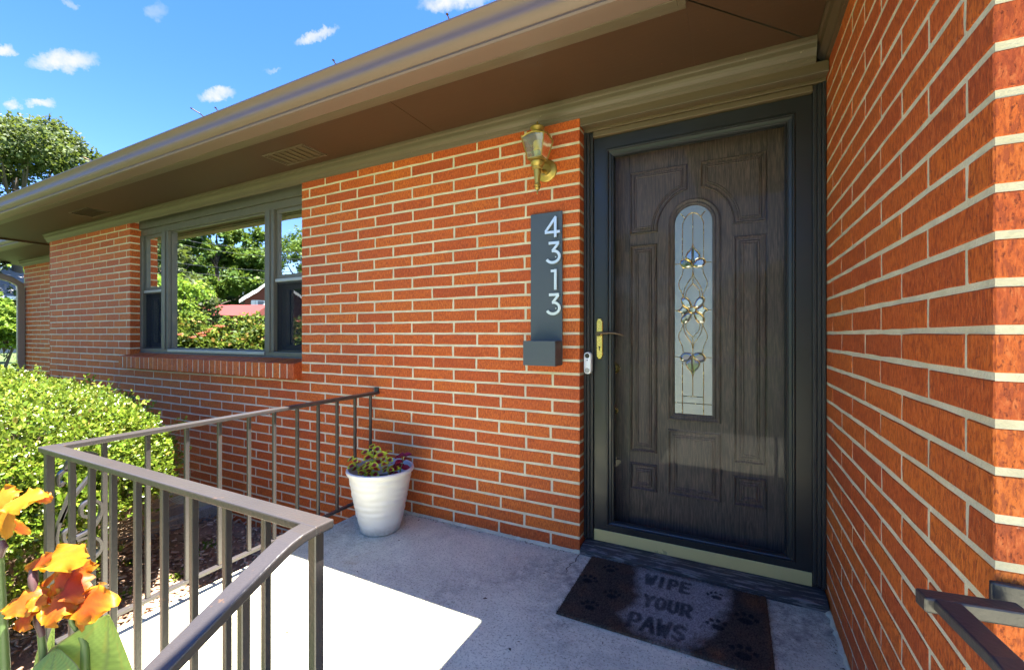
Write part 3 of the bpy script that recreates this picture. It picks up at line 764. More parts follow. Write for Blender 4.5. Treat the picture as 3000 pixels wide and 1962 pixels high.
for f_, dy in lev:
    x0, x1, z0, z1 = ox0 + (ix0 - ox0) * f_, ox1 + (ix1 - ox1) * f_, oz0 + (iz0 - oz0) * f_, oz1 + (iz1 - oz1) * f_
    vs += [(x0, SY + dy, z0), (x1, SY + dy, z0), (x1, SY + dy, z1), (x0, SY + dy, z1)]
storm_o.add(vs, [(i * 4 + j, i * 4 + (j + 1) % 4, (i + 1) * 4 + (j + 1) % 4, (i + 1) * 4 + j) for i in range(len(lev) - 1) for j in range(4)])
storm = storm_o.build('storm_door', 'storm', house, bevel=.0012)
MB().add([(.14, .110, .14), (.88, .110, .14), (.88, .110, 1.98), (.14, .110, 1.98)], [(0, 1, 2, 3)]).build('pane', 'storm_glass', storm)
m0 = MB(); m0.box(.0475, .969, .0835, .098, .044, .0998); m0.build('kick_strip', 'brass_strip', storm, bevel=.0015)
m0 = MB(); m0.box(.966, .972, .0885, .105, .05, 2.07); m0.build('hinge_strip', 'storm', storm)
plate = [(.0775 + (x * .0165), 1.062 + zz) for x, zz in ((-.55, -.103), (.55, -.103), (.62, -.097), (1, -.088), (1, .088), (.62, .097), (.55, .103), (-.55, .103), (-.62, .097), (-1, .088), (-1, -.088), (-.62, -.097))]
m0 = MB(); rings_panel(m0, plate, [(0, 0), (0, .005), (.003, .008)], SY); hp = m0.build('handle_plate', 'brass', storm)
m0 = MB(); m0.lathe([(0, -.03), (.011, -.03), (.012, -.018), (.009, -.012), (.009, 0)], (.0765, SY - .008, 1.086), 14, 'y'); m0.tube([(.068, .062, 1.084), (.080, .058, 1.089), (.10, .055, 1.090), (.135, .055, 1.092), (.165, .056, 1.090), (.19, .058, 1.083), (.202, .060, 1.078)], [.006, .0078, .007, .0062, .0058, .005, .003], 10); m0.build('lever_handle', 'bronze', storm, smooth=True)
m0 = MB(); m0.lathe([(0, -.0005), (.005, -.0005), (.005, .001)], (.0775, SY - .0085, 1.020), 12, 'y'); m0.box(.0755, .0795, SY - .0092, SY - .0075, 1.003, 1.019); m0.build('keyhole', 'black_plastic', hp)
# the oak door behind the glass
DY = .20
slab_ = MB().box(.085, .915, DY, DY + .045, .046, 2.06).build('entry_door', 'oak', house)
cxd = .508
def arc(cx_, cz_, rx, rz, a0, a1, n_): return [(cx_ + rx * math.cos(math.radians(a0 + (a1 - a0) * i / n_)), cz_ + rz * math.sin(math.radians(a0 + (a1 - a0) * i / n_))) for i in range(n_ + 1)]
mould = [(0, 0), (.002, .0045), (.006, .0055), (.011, .003), (.014, .001), (.024, .0012), (.028, .0040), (.031, .0042), (.034, .0030), (.038, .0048), (.042, .0050), (.046, .0035)]
def panel(poly, k=1.0):
    m0 = MB(); rings_panel(m0, poly, [(d * k, h * 1.7) for d, h in mould], DY - .0003); return m0.build('door_panel', 'oak', slab_)
rx, rz, zc = .168, .186, 1.605
panel([(.203, 1.912), (.203, 1.595), (.340, 1.595)] + arc(cxd, zc, rx, rz, 180, 100, 12) + [(.479, 1.80), (.479, 1.912)], .75)
panel([(.813, 1.912), (.537, 1.912), (.537, 1.80)] + arc(cxd, zc, rx, rz, 80, 0, 12) + [(.676, 1.595), (.813, 1.595)], .75)
rect = lambda a, b, c, d: [(a, c), (b, c), (b, d), (a, d)]
panel(rect(.204, .338, .487, 1.540)); panel(rect(.678, .812, .487, 1.540))
panel(rect(.204, .338, .292, .430)); panel(rect(.678, .812, .292, .430)); panel(rect(.388, .628, .292, .617))
# stile joints
for xx in (.2015, .8145):
    m0 = MB().box(xx - .0007, xx + .0007, DY - .0006, DY + .001, .06, 2.05); m0.build('stile_joint', 'black_plastic', slab_)
gout = [(.422, .698), (.590, .698)] + arc(.506, 1.623, .084, .084, 0, 180, 20)
fr_out = inset(gout, -.037)
m0 = MB(); rings_panel(m0, fr_out, [(0, 0), (.002, .009), (.009, .011), (.015, .007), (.020, .006), (.026, .010), (.032, .008), (.037, .002)], DY, cap=False); m0.build('glass_moulding', 'oak', slab_)
m0 = MB(); m0.add([(x, DY - .0015, z) for x, z in inset(gout, -.001)], [tuple(range(len(gout)))]); lead = m0.build('leaded_glass', 'obscure_glass', slab_)
def gp_(px, py): return (.422 + (px - 275) / 240 * .168, 1.707 - (py - 113) / 1319 * 1.009)
def bez(pts, n_=8):
    out = []; P_ = [Vector(p) for p in pts]
    for i in range(len(P_) - 1):
        p0, p1, p2, p3 = P_[max(i - 1, 0)], P_[i], P_[i + 1], P_[min(i + 2, len(P_) - 1)]
        for k in range(n_):
            t_ = k / n_; out.append(.5 * ((2 * p1) + (p2 - p0) * t_ + (2 * p0 - 5 * p1 + 4 * p2 - p3) * t_ ** 2 + (3 * p1 - p0 - 3 * p2 + p3) * t_ ** 3))
    out.append(P_[-1]); return out
came = MB(); bev = []
def came_line(pts, smooth_=True, closed=False, glass=False, r=.0017):
    q = [gp_(*p) for p in pts]; 
    if closed: q = q + [q[0]]
    q = bez(q, 6) if smooth_ else [Vector(p) for p in q]
    came.tube([(p.x, DY - .0035, p.y) for p in q], r, 6)
    if glass: bev.append([(p.x, p.y) for p in (q[:-1] if closed else q)])
CXp = 392
def both(pts, **kw): came_line(pts, **kw); came_line([(2 * CXp - x, y) for x, y in pts], **kw)
def quad4(pts, **kw): both(pts, **kw); both([(x, 2 * 775 - y) for x, y in pts], **kw)
came_line([(325, 446), (325, 260), (330, 215), (355, 175), (392, 160), (429, 175), (455, 215), (460, 260), (460, 446)])
came_line([(392, 160), (392, 350)], False); came_line([(392, 1200), (392, 1320)], False)
both([(340, 187), (312, 155)], smooth_=False)
came_line([(325, 1104), (325, 1432)], False); came_line([(460, 1104), (460, 1432)], False); came_line([(325, 1320), (460, 1320)], False); came_line([(274, 1364), (513, 1364)], False)
for yy in (478, 1072):
    both([(274, yy), (310, yy)], smooth_=False)
both([(274, 775), (298, 775)], smooth_=False)
quad4([(392, 350), (384, 382), (360, 408), (347, 432), (352, 452), (378, 468), (391, 492)], glass=True)                       # drop
quad4([(310, 478), (318, 456), (345, 450), (372, 462), (389, 492), (365, 506), (330, 502)], closed=True, glass=True)          # leaves
quad4([(330, 506), (324, 545), (304, 590), (303, 625), (322, 665), (330, 692)])
quad4([(391, 530), (384, 565), (360, 600), (338, 640), (330, 690)], glass=False)
quad4([(391, 608), (372, 625), (350, 655), (347, 688)])
came_line([(392, 495), (392, 610)], False); came_line([(392, 940), (392, 1055)], False)
quad4([(388, 757), (372, 715), (348, 693), (322, 697), (318, 722), (338, 748), (372, 764)], closed=True, glass=True)          # petals
both([(367, 768), (345, 755), (325, 742), (318, 760), (298, 775), (318, 790), (325, 810), (345, 795), (367, 782)], closed=True, glass=True)
came_line([(392 + 26 * math.cos(a * .5236), 774 + 22 * math.sin(a * .5236)) for a in range(12)], closed=True, glass=True)
came.build('came', 'brass', lead, smooth=True)
for poly in bev:
    poly = poly[::2]
    if len(poly) < 5: continue
    m0 = MB(); c_ = Vector((sum(p[0] for p in poly) / len(poly), sum(p[1] for p in poly) / len(poly))); n_ = len(poly)
    inn = [tuple(c_ + (Vector(p) - c_) * .62) for p in poly]
    m0.add([(p[0], DY - .002, p[1]) for p in poly] + [(p[0], DY - .0048, p[1]) for p in inn], [(i, (i + 1) % n_, (i + 1) % n_ + n_, i + n_) for i in range(n_)] + [tuple(range(n_, 2 * n_))])
    m0.build('bevel_piece', 'bevel_glass', lead)
for zz, r_ in ((.909, .028), (.689, .019)):
    m0 = MB(); m0.lathe([(0, -.03), (r_ * .8, -.03), (r_, -.022), (r_, -.010), (r_ * .6, 0)], (.128, DY, zz), 20, 'y'); m0.build('door_lock', 'brass', slab_, smooth=True)

# ------------------------------------------------------------------ floodlight on the far eave
t = thing('floodlight', 'dark twin floodlight under the eave of the set-back wing', 'lamp', (-9.62, .46, 2.22))
m0 = MB(); m0.lathe([(0, 0), (.055, 0), (.055, -.03), (.02, -.035), (0, -.035)], (-9.62, .46, 2.238), 14); m0.build('mount', 'black_plastic', t)
for dx in (-.13, .10):
    m0 = MB(); m0.tube([(-9.62, .46, 2.21), (-9.62 + dx * .6, .43, 2.18), (-9.62 + dx, .38, 2.15)], .014, 8); c = Vector((-9.62 + dx, .34, 2.13))
    d = Vector((.55, -.75, -.35)).normalized(); m0.tube([c - d * .06, c - d * .02, c + d * .05], [.03, .055, .075], 14); m0.build('lamp_head', 'black_plastic', t, smooth=True)
    m0 = MB(); m0.tube([c + d * .050, c + d * .058], [.066, .05], 14); m0.build('lens', 'nickel', t)

# ------------------------------------------------------------------ wall lantern
LX, LYc = -.180, -.112
t = thing('wall_lantern', 'tarnished brass carriage lantern on the brick wall beside the door', 'lantern', (LX, 0, 1.92))
m0 = MB(); m0.lathe([(.0, -.020), (.030, -.020), (.034, -.016), (.040, -.015), (.044, -.012), (.051, -.011), (.056, -.006), (.056, .002)], (LX + .004, -.001, 1.921), 32, 'y'); m0.build('back_plate', 'old_brass', t, smooth=True)
m0 = MB(); m0.tube([(LX + .003, -.018, 1.915), (LX, -.05, 1.905), (LX, -.085, 1.905), (LX, LYc, 1.915)], .010, 10); m0.build('arm', 'old_brass', t, smooth=True)
m0 = MB(); m0.lathe([(0, 1.772), (.003, 1.772), (.004, 1.785), (.002, 1.79), (.010, 1.795), (.014, 1.803), (.012, 1.809), (.017, 1.814), (.016, 1.820), (.0125, 1.824), (.0135, 1.84), (.0185, 1.892), (.026, 1.897), (.027, 1.902), (.023, 1.906), (.031, 1.915), (.033, 1.928), (.026, 1.935), (.040, 1.938), (.040, 1.9415), (0, 1.9415)], (LX, LYc, 0), 24); m0.build('tail', 'old_brass', t, smooth=True)
bt, tp, zb, zt = .036, .0585, 1.942, 2.040
cage = MB()
for sx, sy in ((-1, -1), (1, -1), (1, 1), (-1, 1)):
    cage.bar((LX + sx * bt, LYc + sy * bt, zb), (LX + sx * tp, LYc + sy * tp, zt), .0045, .0045)
    cage.tube([(LX + sx * tp, LYc + sy * tp, zt), (LX + sx * tp, LYc + sy * tp, zt + .010)], .0035, 6)
for z_, hw in ((zb, bt), (zt, tp)):
    for a, b in (((-1, -1), (1, -1)), ((1, -1), (1, 1)), ((1, 1), (-1, 1)), ((-1, 1), (-1, -1))):
        p, q = Vector((LX + a[0] * hw, LYc + a[1] * hw, z_)), Vector((LX + b[0] * hw, LYc + b[1] * hw, z_))
        if z_ == zt: cage.tube([p.lerp(q, k / 8) + Vector((0, 0, .016 * math.sin(math.pi * k / 8))) for k in range(9)], .0034, 6)
        else: cage.bar(p, q, .006, .006)
cage.build('cage', 'old_brass', t)
for a, b in (((-1, -1), (1, -1)), ((1, -1), (1, 1)), ((1, 1), (-1, 1)), ((-1, 1), (-1, -1))):
    m0 = MB(); top = [Vector((LX + (a[0] + (b[0] - a[0]) * k / 8) * tp * .985, LYc + (a[1] + (b[1] - a[1]) * k / 8) * tp * .985, zt + .015 * math.sin(math.pi * k / 8))) for k in range(9)]
    bo = [Vector((LX + (b[0] + (a[0] - b[0]) * k) * bt * .97, LYc + (b[1] + (a[1] - b[1]) * k) * bt * .97, zb)) for k in (0, 1)]
    m0.add(top + bo, [tuple(range(11))]); m0.build('glass_panel', 'lamp_glass', t)
m0 = MB(); nn = 4; prof = [(.060, zt + .002), (.050, zt + .018), (.034, zt + .030), (.028, zt + .036)]; vs = []
for r_, z_ in prof:
    for k in range(16):
        a = 2 * math.pi * k / 16 + math.pi / 16; q = (abs(math.cos(a)) ** 6 + abs(math.sin(a)) ** 6) ** (-1 / 6); rr_ = r_ * (q if z_ < zt + .02 else 1)
        bow = .013 * (1 - abs(math.sin(2 * a))) if z_ < zt + .01 else 0
        vs.append((LX + rr_ * math.cos(a), LYc + rr_ * math.sin(a), z_ + bow))
m0.add(vs, [(i * 16 + k, i * 16 + (k + 1) % 16, (i + 1) * 16 + (k + 1) % 16, (i + 1) * 16 + k) for i in range(3) for k in range(16)])
m0.lathe([(.028, zt + .034), (.024, zt + .040), (.030, zt + .048), (.036, zt + .055), (.034, zt + .060), (.018, zt + .068), (.008, zt + .072), (.006, zt + .078), (.0035, zt + .088), (0, zt + .092)], (LX, LYc, 0), 24); m0.build('cap', 'old_brass', t, smooth=True)
m0 = MB(); hel = [(LX + .013 * math.cos(k * .55), LYc + .013 * math.sin(k * .55), 1.985 + k * .00075) for k in range(60)]; m0.tube(hel, .0075, 8); MAT['cfl'] = simple('cfl_tube', (.80, .66, .22), .35, 0, .02, 10); m0.build('bulb', 'cfl', t, smooth=True)
m0 = MB(); m0.lathe([(0, 1.945), (.013, 1.945), (.016, 1.965), (.017, 1.982), (.010, 1.985), (0, 1.985)], (LX, LYc, 0), 16); m0.build('bulb_base', 'white_plastic', t, smooth=True)

# ------------------------------------------------------------------ house number sign with planter box
t = thing('house_number_sign', 'tall slate grey number board reading 4313 with a box below', 'sign', (-.172, 0, .93))
m0 = MB(); m0.box(-.259, -.0855, -.018, -.012, .932, 1.703); m0.box(-.24, -.11, -.0118, -.0005, .96, 1.67); m0.build('board', 'slate', t, bevel=.001)
m0 = MB(); m0.add([(-.258, -.112, .930), (-.0865, -.112, .930), (-.0865, -.0185, .930), (-.258, -.0185, .930)] + [(-.258, -.112, 1.052), (-.0865, -.112, 1.052), (-.0865, -.0185, 1.052), (-.258, -.0185, 1.052)] + [(-.254, -.108, 1.052), (-.0905, -.108, 1.052), (-.0905, -.0225, 1.052), (-.254, -.0225, 1.052)] + [(-.254, -.108, .94), (-.0905, -.108, .94), (-.0905, -.0225, .94), (-.254, -.0225, .94)],
      [(0, 1, 2, 3), (0, 1, 5, 4), (1, 2, 6, 5), (2, 3, 7, 6), (3, 0, 4, 7)] + [(4 + i, 4 + (i + 1) % 4, 8 + (i + 1) % 4, 8 + i) for i in range(4)] + [(8 + i, 8 + (i + 1) % 4, 12 + (i + 1) % 4, 12 + i) for i in range(4)] + [(12, 13, 14, 15)]); m0.build('planter_box', 'slate', t, bevel=.0012)
def ribbon(mb_, pts, w_, y0, y1):
    P_ = [Vector(p) for p in pts]; l_, r_ = [], []
    for i, p in enumerate(P_):
        a = (p - P_[i - 1]).normalized() if i else (P_[1] - p).normalized(); b = (P_[i + 1] - p).normalized() if i < len(P_) - 1 else a
        na = Vector((-a.y, a.x)); nb_ = Vector((-b.y, b.x)); m_ = (na + nb_); m_ = m_ / max(m_.dot(na), .3)
        l_.append(p + m_ * w_ / 2); r_.append(p - m_ * w_ / 2)
    n_ = len(P_)
    for i in range(n_ - 1):
        q = [l_[i], l_[i + 1], r_[i + 1], r_[i]]; vs_ = [(v.x, y0, v.y) for v in q] + [(v.x, y1, v.y) for v in q]
        fs_ = [(0, 1, 2, 3), (4, 7, 6, 5), (0, 4, 5, 1), (2, 6, 7, 3)]
        if i == 0: fs_.append((0, 3, 7, 4))
        if i == n_ - 2: fs_.append((1, 5, 6, 2))
        mb_.add(vs_, fs_)
def digit(ch, x0, x1, z0, z1):
    m0_ = MB(); W_, H_ = x1 - x0, z1 - z0; s = lambda a, b: (x0 + a * W_, z0 + b * H_); y0, y1 = -.031, -.0225; w_ = .0135
    if ch == '4':
        ribbon(m0_, [s(.70, .02), s(.70, .93)], w_, y0, y1); ribbon(m0_, [s(.74, .955), s(.06, .30)], w_ * .95, y0 + .0002, y1 - .0002); ribbon(m0_, [s(.02, .26), s(1.0, .26)], w_ * .95, y0 + .0004, y1 - .0004)
    elif ch == '3':
        ribbon(m0_, [s(.16, .94), s(.88, .94)], w_, y0, y1)
        bowl = [s(.84, .92), s(.42, .57)]
        ribbon(m0_, bowl, w_ * .95, y0 + .0002, y1 - .0002)
        cxx, czz, rx_, rz_ = .44, .31, .46, .27
        arc_ = [s(cxx + rx_ * math.cos(math.radians(a)), czz + rz_ * math.sin(math.radians(a))) for a in range(98, -160, -12)]
        ribbon(m0_, arc_, w_, y0 + .0004, y1 - .0004)
    else:
        ribbon(m0_, [s(.62, .02), s(.62, .99)], w_, y0, y1); ribbon(m0_, [s(.02, .92), s(.60, .92)], w_ * .9, y0 + .0002, y1 - .0002)
    for a, b in ((.6, .3), (.6, .7)):
        p = s(a, b); m0_.tube([(p[0], -.0226, p[1]), (p[0], -.0182, p[1])], .003, 6)
    return m0_.build('number', 'nickel', t)
digit('4', -.176, -.093, 1.570, 1.680); digit('3', -.166, -.0885, 1.441, 1.550); digit('1', -.143, -.102, 1.306, 1.412); digit('3', -.164, -.0885, 1.183, 1.290)

# ------------------------------------------------------------------ doorbell camera
t = thing('doorbell_camera', 'slim white doorbell with camera on the black door frame', 'doorbell', (.027, .05, .886))
st = [(.027 + .0185 * math.cos(math.radians(a)), (.977 if a < 180 else .904) + .0185 * math.sin(math.radians(a))) for a in list(range(0, 181, 15)) + list(range(180, 361, 15))]
m0 = MB(); rings_panel(m0, st, [(0, -.028), (0, -.004), (.0015, 0), (.004, .0012)], .036); m0.build('body', 'white_plastic', t, smooth=True)
m0 = MB(); m0.lathe([(0, -.0016), (.011, -.0016), (.0125, .0005)], (.027, .0346, .977), 20, 'y'); m0.build('camera_lens', 'black_plastic', t)
m0 = MB(); m0.lathe([(0, -.001), (.003, -.001), (.003, .001)], (.027, .0346, .955), 10, 'y'); m0.build('sensor', 'black_plastic', t)
m0 = MB(); m0.lathe([(0, -.001), (.0095, -.001), (.0105, -.0026), (.0118, -.0026), (.0125, .001)], (.027, .0346, .904), 24, 'y'); m0.build('button', 'alu_light', t)

# ------------------------------------------------------------------ porch railings
t = thing('porch_railing', 'grey-brown painted iron railing around the porch and down the steps', 'railing', (-1.30, -1.50, 0))
RZ = .724; TW, TH = .043, .017
RXB = lambda y: -1.335 + .055 * (-y / 1.5)                 # the side rail runs slightly askew
m0 = MB(); m0.sweep([(RXB(0), .0, RZ), (RXB(-1.504), -1.483, RZ)], [(-TW / 2, -TH), (TW / 2, -TH), (TW / 2, 0), (-TW / 2, 0)]); m0.build('top_rail', 'iron', t, bevel=.003)
m0 = MB(); m0.sweep([(-1.301, -1.504, RZ + .0004), (-.011, -1.504, RZ + .0004)], [(-TW / 2, -TH), (TW / 2, -TH), (TW / 2, 0), (-TW / 2, 0)]); m0.build('top_rail', 'iron', t, bevel=.003)
m0 = MB(); m0.sweep([(-.033, -1.483, RZ - .0007), (-.033, -1.525, RZ - .0007), (-.033, -1.550, RZ - .003), (-.033, -1.575, RZ - .010), (-.033, -1.600, RZ - .021), (-.033, -1.66, RZ - .051), (-.033, -2.35, RZ - .051 - .69 * .50)], [(-TW / 2, -TH), (TW / 2, -TH), (TW / 2, 0), (-TW / 2, 0)]); m0.build('hand_rail', 'iron', t, bevel=.003)
m0 = MB(); m0.bar((RXB(0), .0, .085), (RXB(-1.5), -1.5, .085), .024, .013); m0.build('bottom_rail', 'iron', t, bevel=.002)
m0 = MB(); m0.bar((-1.28, -1.504, .085), (-.036, -1.504, .085), .024, .013); m0.build('bottom_rail', 'iron', t, bevel=.002)
m0 = MB(); m0.bar((-.033, -1.52, .06), (-.033, -2.35, -.36), .024, .013); m0.build('bottom_rail', 'iron', t, bevel=.002)
m0 = MB(); m0.bar((RXB(0), -.012, RZ + .012), (RXB(0), .004, RZ + .012), .03, .03); m0.build('wall_bracket', 'iron', t, bevel=.002)
B = .0148
for i, y in enumerate((-.060, -.189, -.325, -.455, -.585, -.714, -.841, -.973, -1.102, -1.236, -1.365)):
    m0 = MB(); x = RXB(y); m0.box(x - B / 2, x + B / 2, y - B / 2, y + B / 2, .0915, RZ - TH - .0003); m0.build('baluster', 'iron', t, bevel=.0015, seg=1)
for x in (-1.114, -.982, -.852, -.718, -.585, -.454, -.323, -.187):
    m0 = MB(); m0.box(x - B / 2, x + B / 2, -1.504 - B / 2, -1.504 + B / 2, .0915, RZ - TH - .0003); m0.build('baluster', 'iron', t, bevel=.0015, seg=1)
for y in (-1.645, -1.775, -1.905, -2.035, -2.165):
    zt_ = RZ - .051 - (-1.66 - y) * .5 - TH - .006 if y < -1.66 else RZ - .062; zb_ = .06 + (y + 1.52) * .506
    m0 = MB(); m0.box(-.033 - B / 2, -.033 + B / 2, y - B / 2, y + B / 2, zb_ + .004, zt_); m0.build('baluster', 'iron', t, bevel=.0015, seg=1)
for (x, y) in ((-1.282, -1.504), (-.036, -1.504)):
    m0 = MB(); m0.box(x - .0105, x + .0105, y - .0105, y + .0105, .0, RZ - TH - .0006); m0.build('post', 'iron', t, bevel=.002, seg=1)
    m0 = MB(); m0.box(x - .035, x + .035, y - .035, y + .035, .0, .006); m0.build('base_plate', 'iron', t)
m0 = MB(); m0.box(-.045, -.020, -2.352, -2.327, -.35, .31); m0.build('post', 'iron', t, bevel=.002)
# wrought scrolls between the corner post and the first baluster of the side rail
def scroll(pts, name='scroll'):
    m0_ = MB(); q = bez([(y, z) for y, z in pts], 6); m0_.sweep([(-1.283, p.x, p.y) for p in q], [(-.008, -.003), (.008, -.003), (.008, .003), (-.008, .003)], up=Vector((.0, .01, 0.02)) if False else Vector((1, 0, 0))); return m0_
def add_scroll(pts):
    q = bez(pts, 6); m0_ = MB(); path = [Vector((-1.283, p[0], p[1])) for p in q]; n_ = len(path); vs_ = []; fs_ = []
    for i, p in enumerate(path):
        d = (path[min(i + 1, n_ - 1)] - path[max(i - 1, 0)]).normalized(); nrm = Vector((0, -d.z, d.y))
        vs_ += [p + Vector((-.010, 0, 0)) + nrm * .0042, p + Vector((.010, 0, 0)) + nrm * .0042, p + Vector((.010, 0, 0)) - nrm * .0042, p + Vector((-.010, 0, 0)) - nrm * .0042]
    for i in range(n_ - 1): fs_ += [(i * 4 + j, i * 4 + (j + 1) % 4, i * 4 + 4 + (j + 1) % 4, i * 4 + 4 + j) for j in range(4)]
    m0_.add(vs_, fs_); m0_.build('scroll', 'iron', t, smooth=True)
add_scroll([(-1.470, .600), (-1.482, .590), (-1.484, .618), (-1.466, .636), (-1.448, .622), (-1.446, .585), (-1.462, .53), (-1.480, .47), (-1.488, .42), (-1.478, .375), (-1.455, .35)])
add_scroll([(-1.480, .47), (-1.455, .53), (-1.415, .585), (-1.384, .635), (-1.392, .672), (-1.425, .682), (-1.455, .668), (-1.468, .636)])
add_scroll([(-1.40, .46), (-1.425, .472), (-1.425, .505), (-1.40, .515), (-1.377, .495), (-1.378, .455), (-1.40, .42), (-1.435, .405), (-1.465, .400), (-1.470, .430), (-1.450, .438), (-1.442, .420)])
add_scroll([(-1.44, .395), (-1.405, .392), (-1.380, .37), (-1.378, .335), (-1.40, .315), (-1.425, .325), (-1.425, .350), (-1.405, .355)])
add_scroll([(-1.455, .35), (-1.47, .30), (-1.45, .25), (-1.41, .21), (-1.385, .17), (-1.395, .135), (-1.43, .128), (-1.45, .15), (-1.435, .17)])

t = thing('stair_handrail', 'blurred close handrail fixed to the brick corner at the right', 'handrail', (.95, -1.27, .7))
m0 = MB(); m0.sweep([(.918, -1.262, .714), (1.03, -1.246, .714)], [(-.014, -.022), (.014, -.022), (.014, 0), (-.014, 0)]); m0.build('wall_arm', 'iron', t, bevel=.003)
m0 = MB(); m0.sweep([(.942, -1.256, .7145), (.966, -1.365, .704), (.985, -1.45, .680), (1.0, -1.62, .60), (1.03, -2.4, .21)], [(-.016, -.016), (.016, -.016), (.016, 0), (-.016, 0)]); m0.build('hand_rail', 'iron', t, bevel=.003)
m0 = MB(); m0.box(1.016, 1.041, -2.41, -2.385, -.43, .196); m0.build('post', 'iron', t)
m0 = MB(); m0.box(1.008, 1.05, -1.2205, -1.2095, .680, .730); m0.build('wall_plate', 'iron', t, bevel=.003)

# ------------------------------------------------------------------ flower pot and coleus
PX, PY = -1.080, -.238
t = thing('flower_pot', 'tall white rippled flower pot standing on the porch corner', 'pot', (PX, PY, 0))
prof = [(0, .0), (.100, .0), (.108, .006), (.112, .03)]; hgt = .315
for i in range(1, 44): prof.append((.112 + .058 * (i / 43) ** .85 + .0007 * math.sin(i * 1.45), .03 + (hgt - .03) * i / 43))
nw = len(prof)
prof += [(.172, .322), (.180, .325), (.183, .333), (.181, .343), (.174, .347), (.168, .344), (.165, .33), (.158, .26), (.150, .235)]
m0 = MB(); m0.lathe(prof, (PX, PY, 0), 56, 'z', lambda i, a: ((.0022 * math.sin(2 * a + i * .21) * math.sin(i * .95 + 1.6 * math.sin(a + .5) + 1.2 * math.sin(3 * a))) if 4 < i < nw else 0)); m0.build('pot_body', 'pot', t, smooth=True)
m0 = MB(); m0.lathe([(0, .258), (.08, .262), (.157, .256)], (PX, PY, 0), 32); m0.build('potting_soil', 'soil', t)
def coleus_leaf(mb_, cols, base, d, nrm, L_, W_, rim, mid):
    d = d.normalized(); s = d.cross(nrm).normalized(); u = s.cross(d); b = len(mb_.v); N1, N2 = 6, 5
    for i in range(N1 + 1):
        tt = i / N1; wd = W_ * (math.sin(math.pi * min(tt * .92 + .05, 1)) ** .8) * (1 - .25 * tt)
        for j in range(N2):
            q = (j - (N2 - 1) / 2) / ((N2 - 1) / 2)
            p = base + d * (tt * L_) + s * (q * wd * .5) + u * (-.25 * L_ * tt * tt + .10 * W_ * q * q + .02 * L_ * math.sin(6 * tt) * q)
            mb_.v.append(tuple(p)); edge = max(abs(q), abs(tt - .5) * 1.9)
            cols.append(rim if edge > .52 else mid)
    for i in range(N1):
        for j in range(N2 - 1): a = b + i * N2 + j; mb_.f.append((a, a + 1, a + N2 + 1, a + N2))
rl = random.Random(21)
def coleus(label, stems, rim, mid, rim2=None):
    bx, by = stems[0][0], stems[0][1]
    tt = thing('coleus_plant', label, 'plant', (bx, by, .26), 'coleus plants in the white pot')
    st_ = MB(); lf = MB(); cols = []
    for (x, y, z0_, lx, ly, lz, nl, Ls) in stems:
        a, b = Vector((x, y, z0_)), Vector((lx, ly, lz + .010)); m_ = a.lerp(b, .5) + Vector((0, 0, .008)); st_.tube([a, m_, b], [.003, .0025, .002], 6)
        for k in range(nl):
            f_ = .35 + .65 * (k // 2 + 1) / (nl // 2 + .01); p = a.lerp(b, min(f_, 1)); ang = (k % 2) * math.pi + (k // 2) * 1.5 + rl.uniform(-.4, .4)
            d = Vector((math.cos(ang), math.sin(ang), rl.uniform(-.15, .35))); L_ = Ls * rl.uniform(.75, 1.15)
            coleus_leaf(lf, cols, p + Vector((0, 0, .008)), d, Vector((.15, -.55, .8)), L_, L_ * .78, rim, mid)
    st_.build('stem', 'coleus_stem', tt)
    me = bpy.data.meshes.new('leaves'); me.from_pydata(lf.v, [], lf.f); me.update()
    ca = me.color_attributes.new('tint', 'FLOAT_COLOR', 'POINT'); ca.data.foreach_set('color', np.array([(*c, 1) for c in cols], np.float32).ravel())
    put('leaves', me, 'coleus', tt, smooth=True)
MAT['coleus_stem'] = simple('coleus_stem', (.30, .33, .12), .6, 0, .2, 20)
LIME, MAR = (.62, .68, .03), (.26, .010, .022)
coleus('leafy lime-edged maroon coleus at the left of the white pot', [(-1.16, -.28, .255, -1.20, -.32, .375, 6, .056), (-1.13, -.26, .255, -1.12, -.25, .430, 6, .058), (-1.12, -.30, .255, -1.11, -.33, .345, 6, .052), (-1.08, -.29, .255, -1.065, -.33, .365, 6, .054), (-1.15, -.22, .255, -1.16, -.25, .395, 6, .052)], LIME, MAR)
coleus('upright lime-edged maroon coleus at the right of the white pot', [(-1.00, -.25, .255, -1.01, -.265, .415, 8, .060), (-.99, -.27, .255, -.985, -.285, .375, 4, .048)], LIME, MAR)
coleus('small burgundy coleus leaning on the right rim of the pot', [(-.98, -.21, .255, -.945, -.20, .400, 6, .054), (-.99, -.19, .255, -.99, -.17, .38, 4, .05), (-.99, -.24, .255, -.965, -.255, .345, 4, .05)], (.20, .008, .03), (.26, .008, .035))

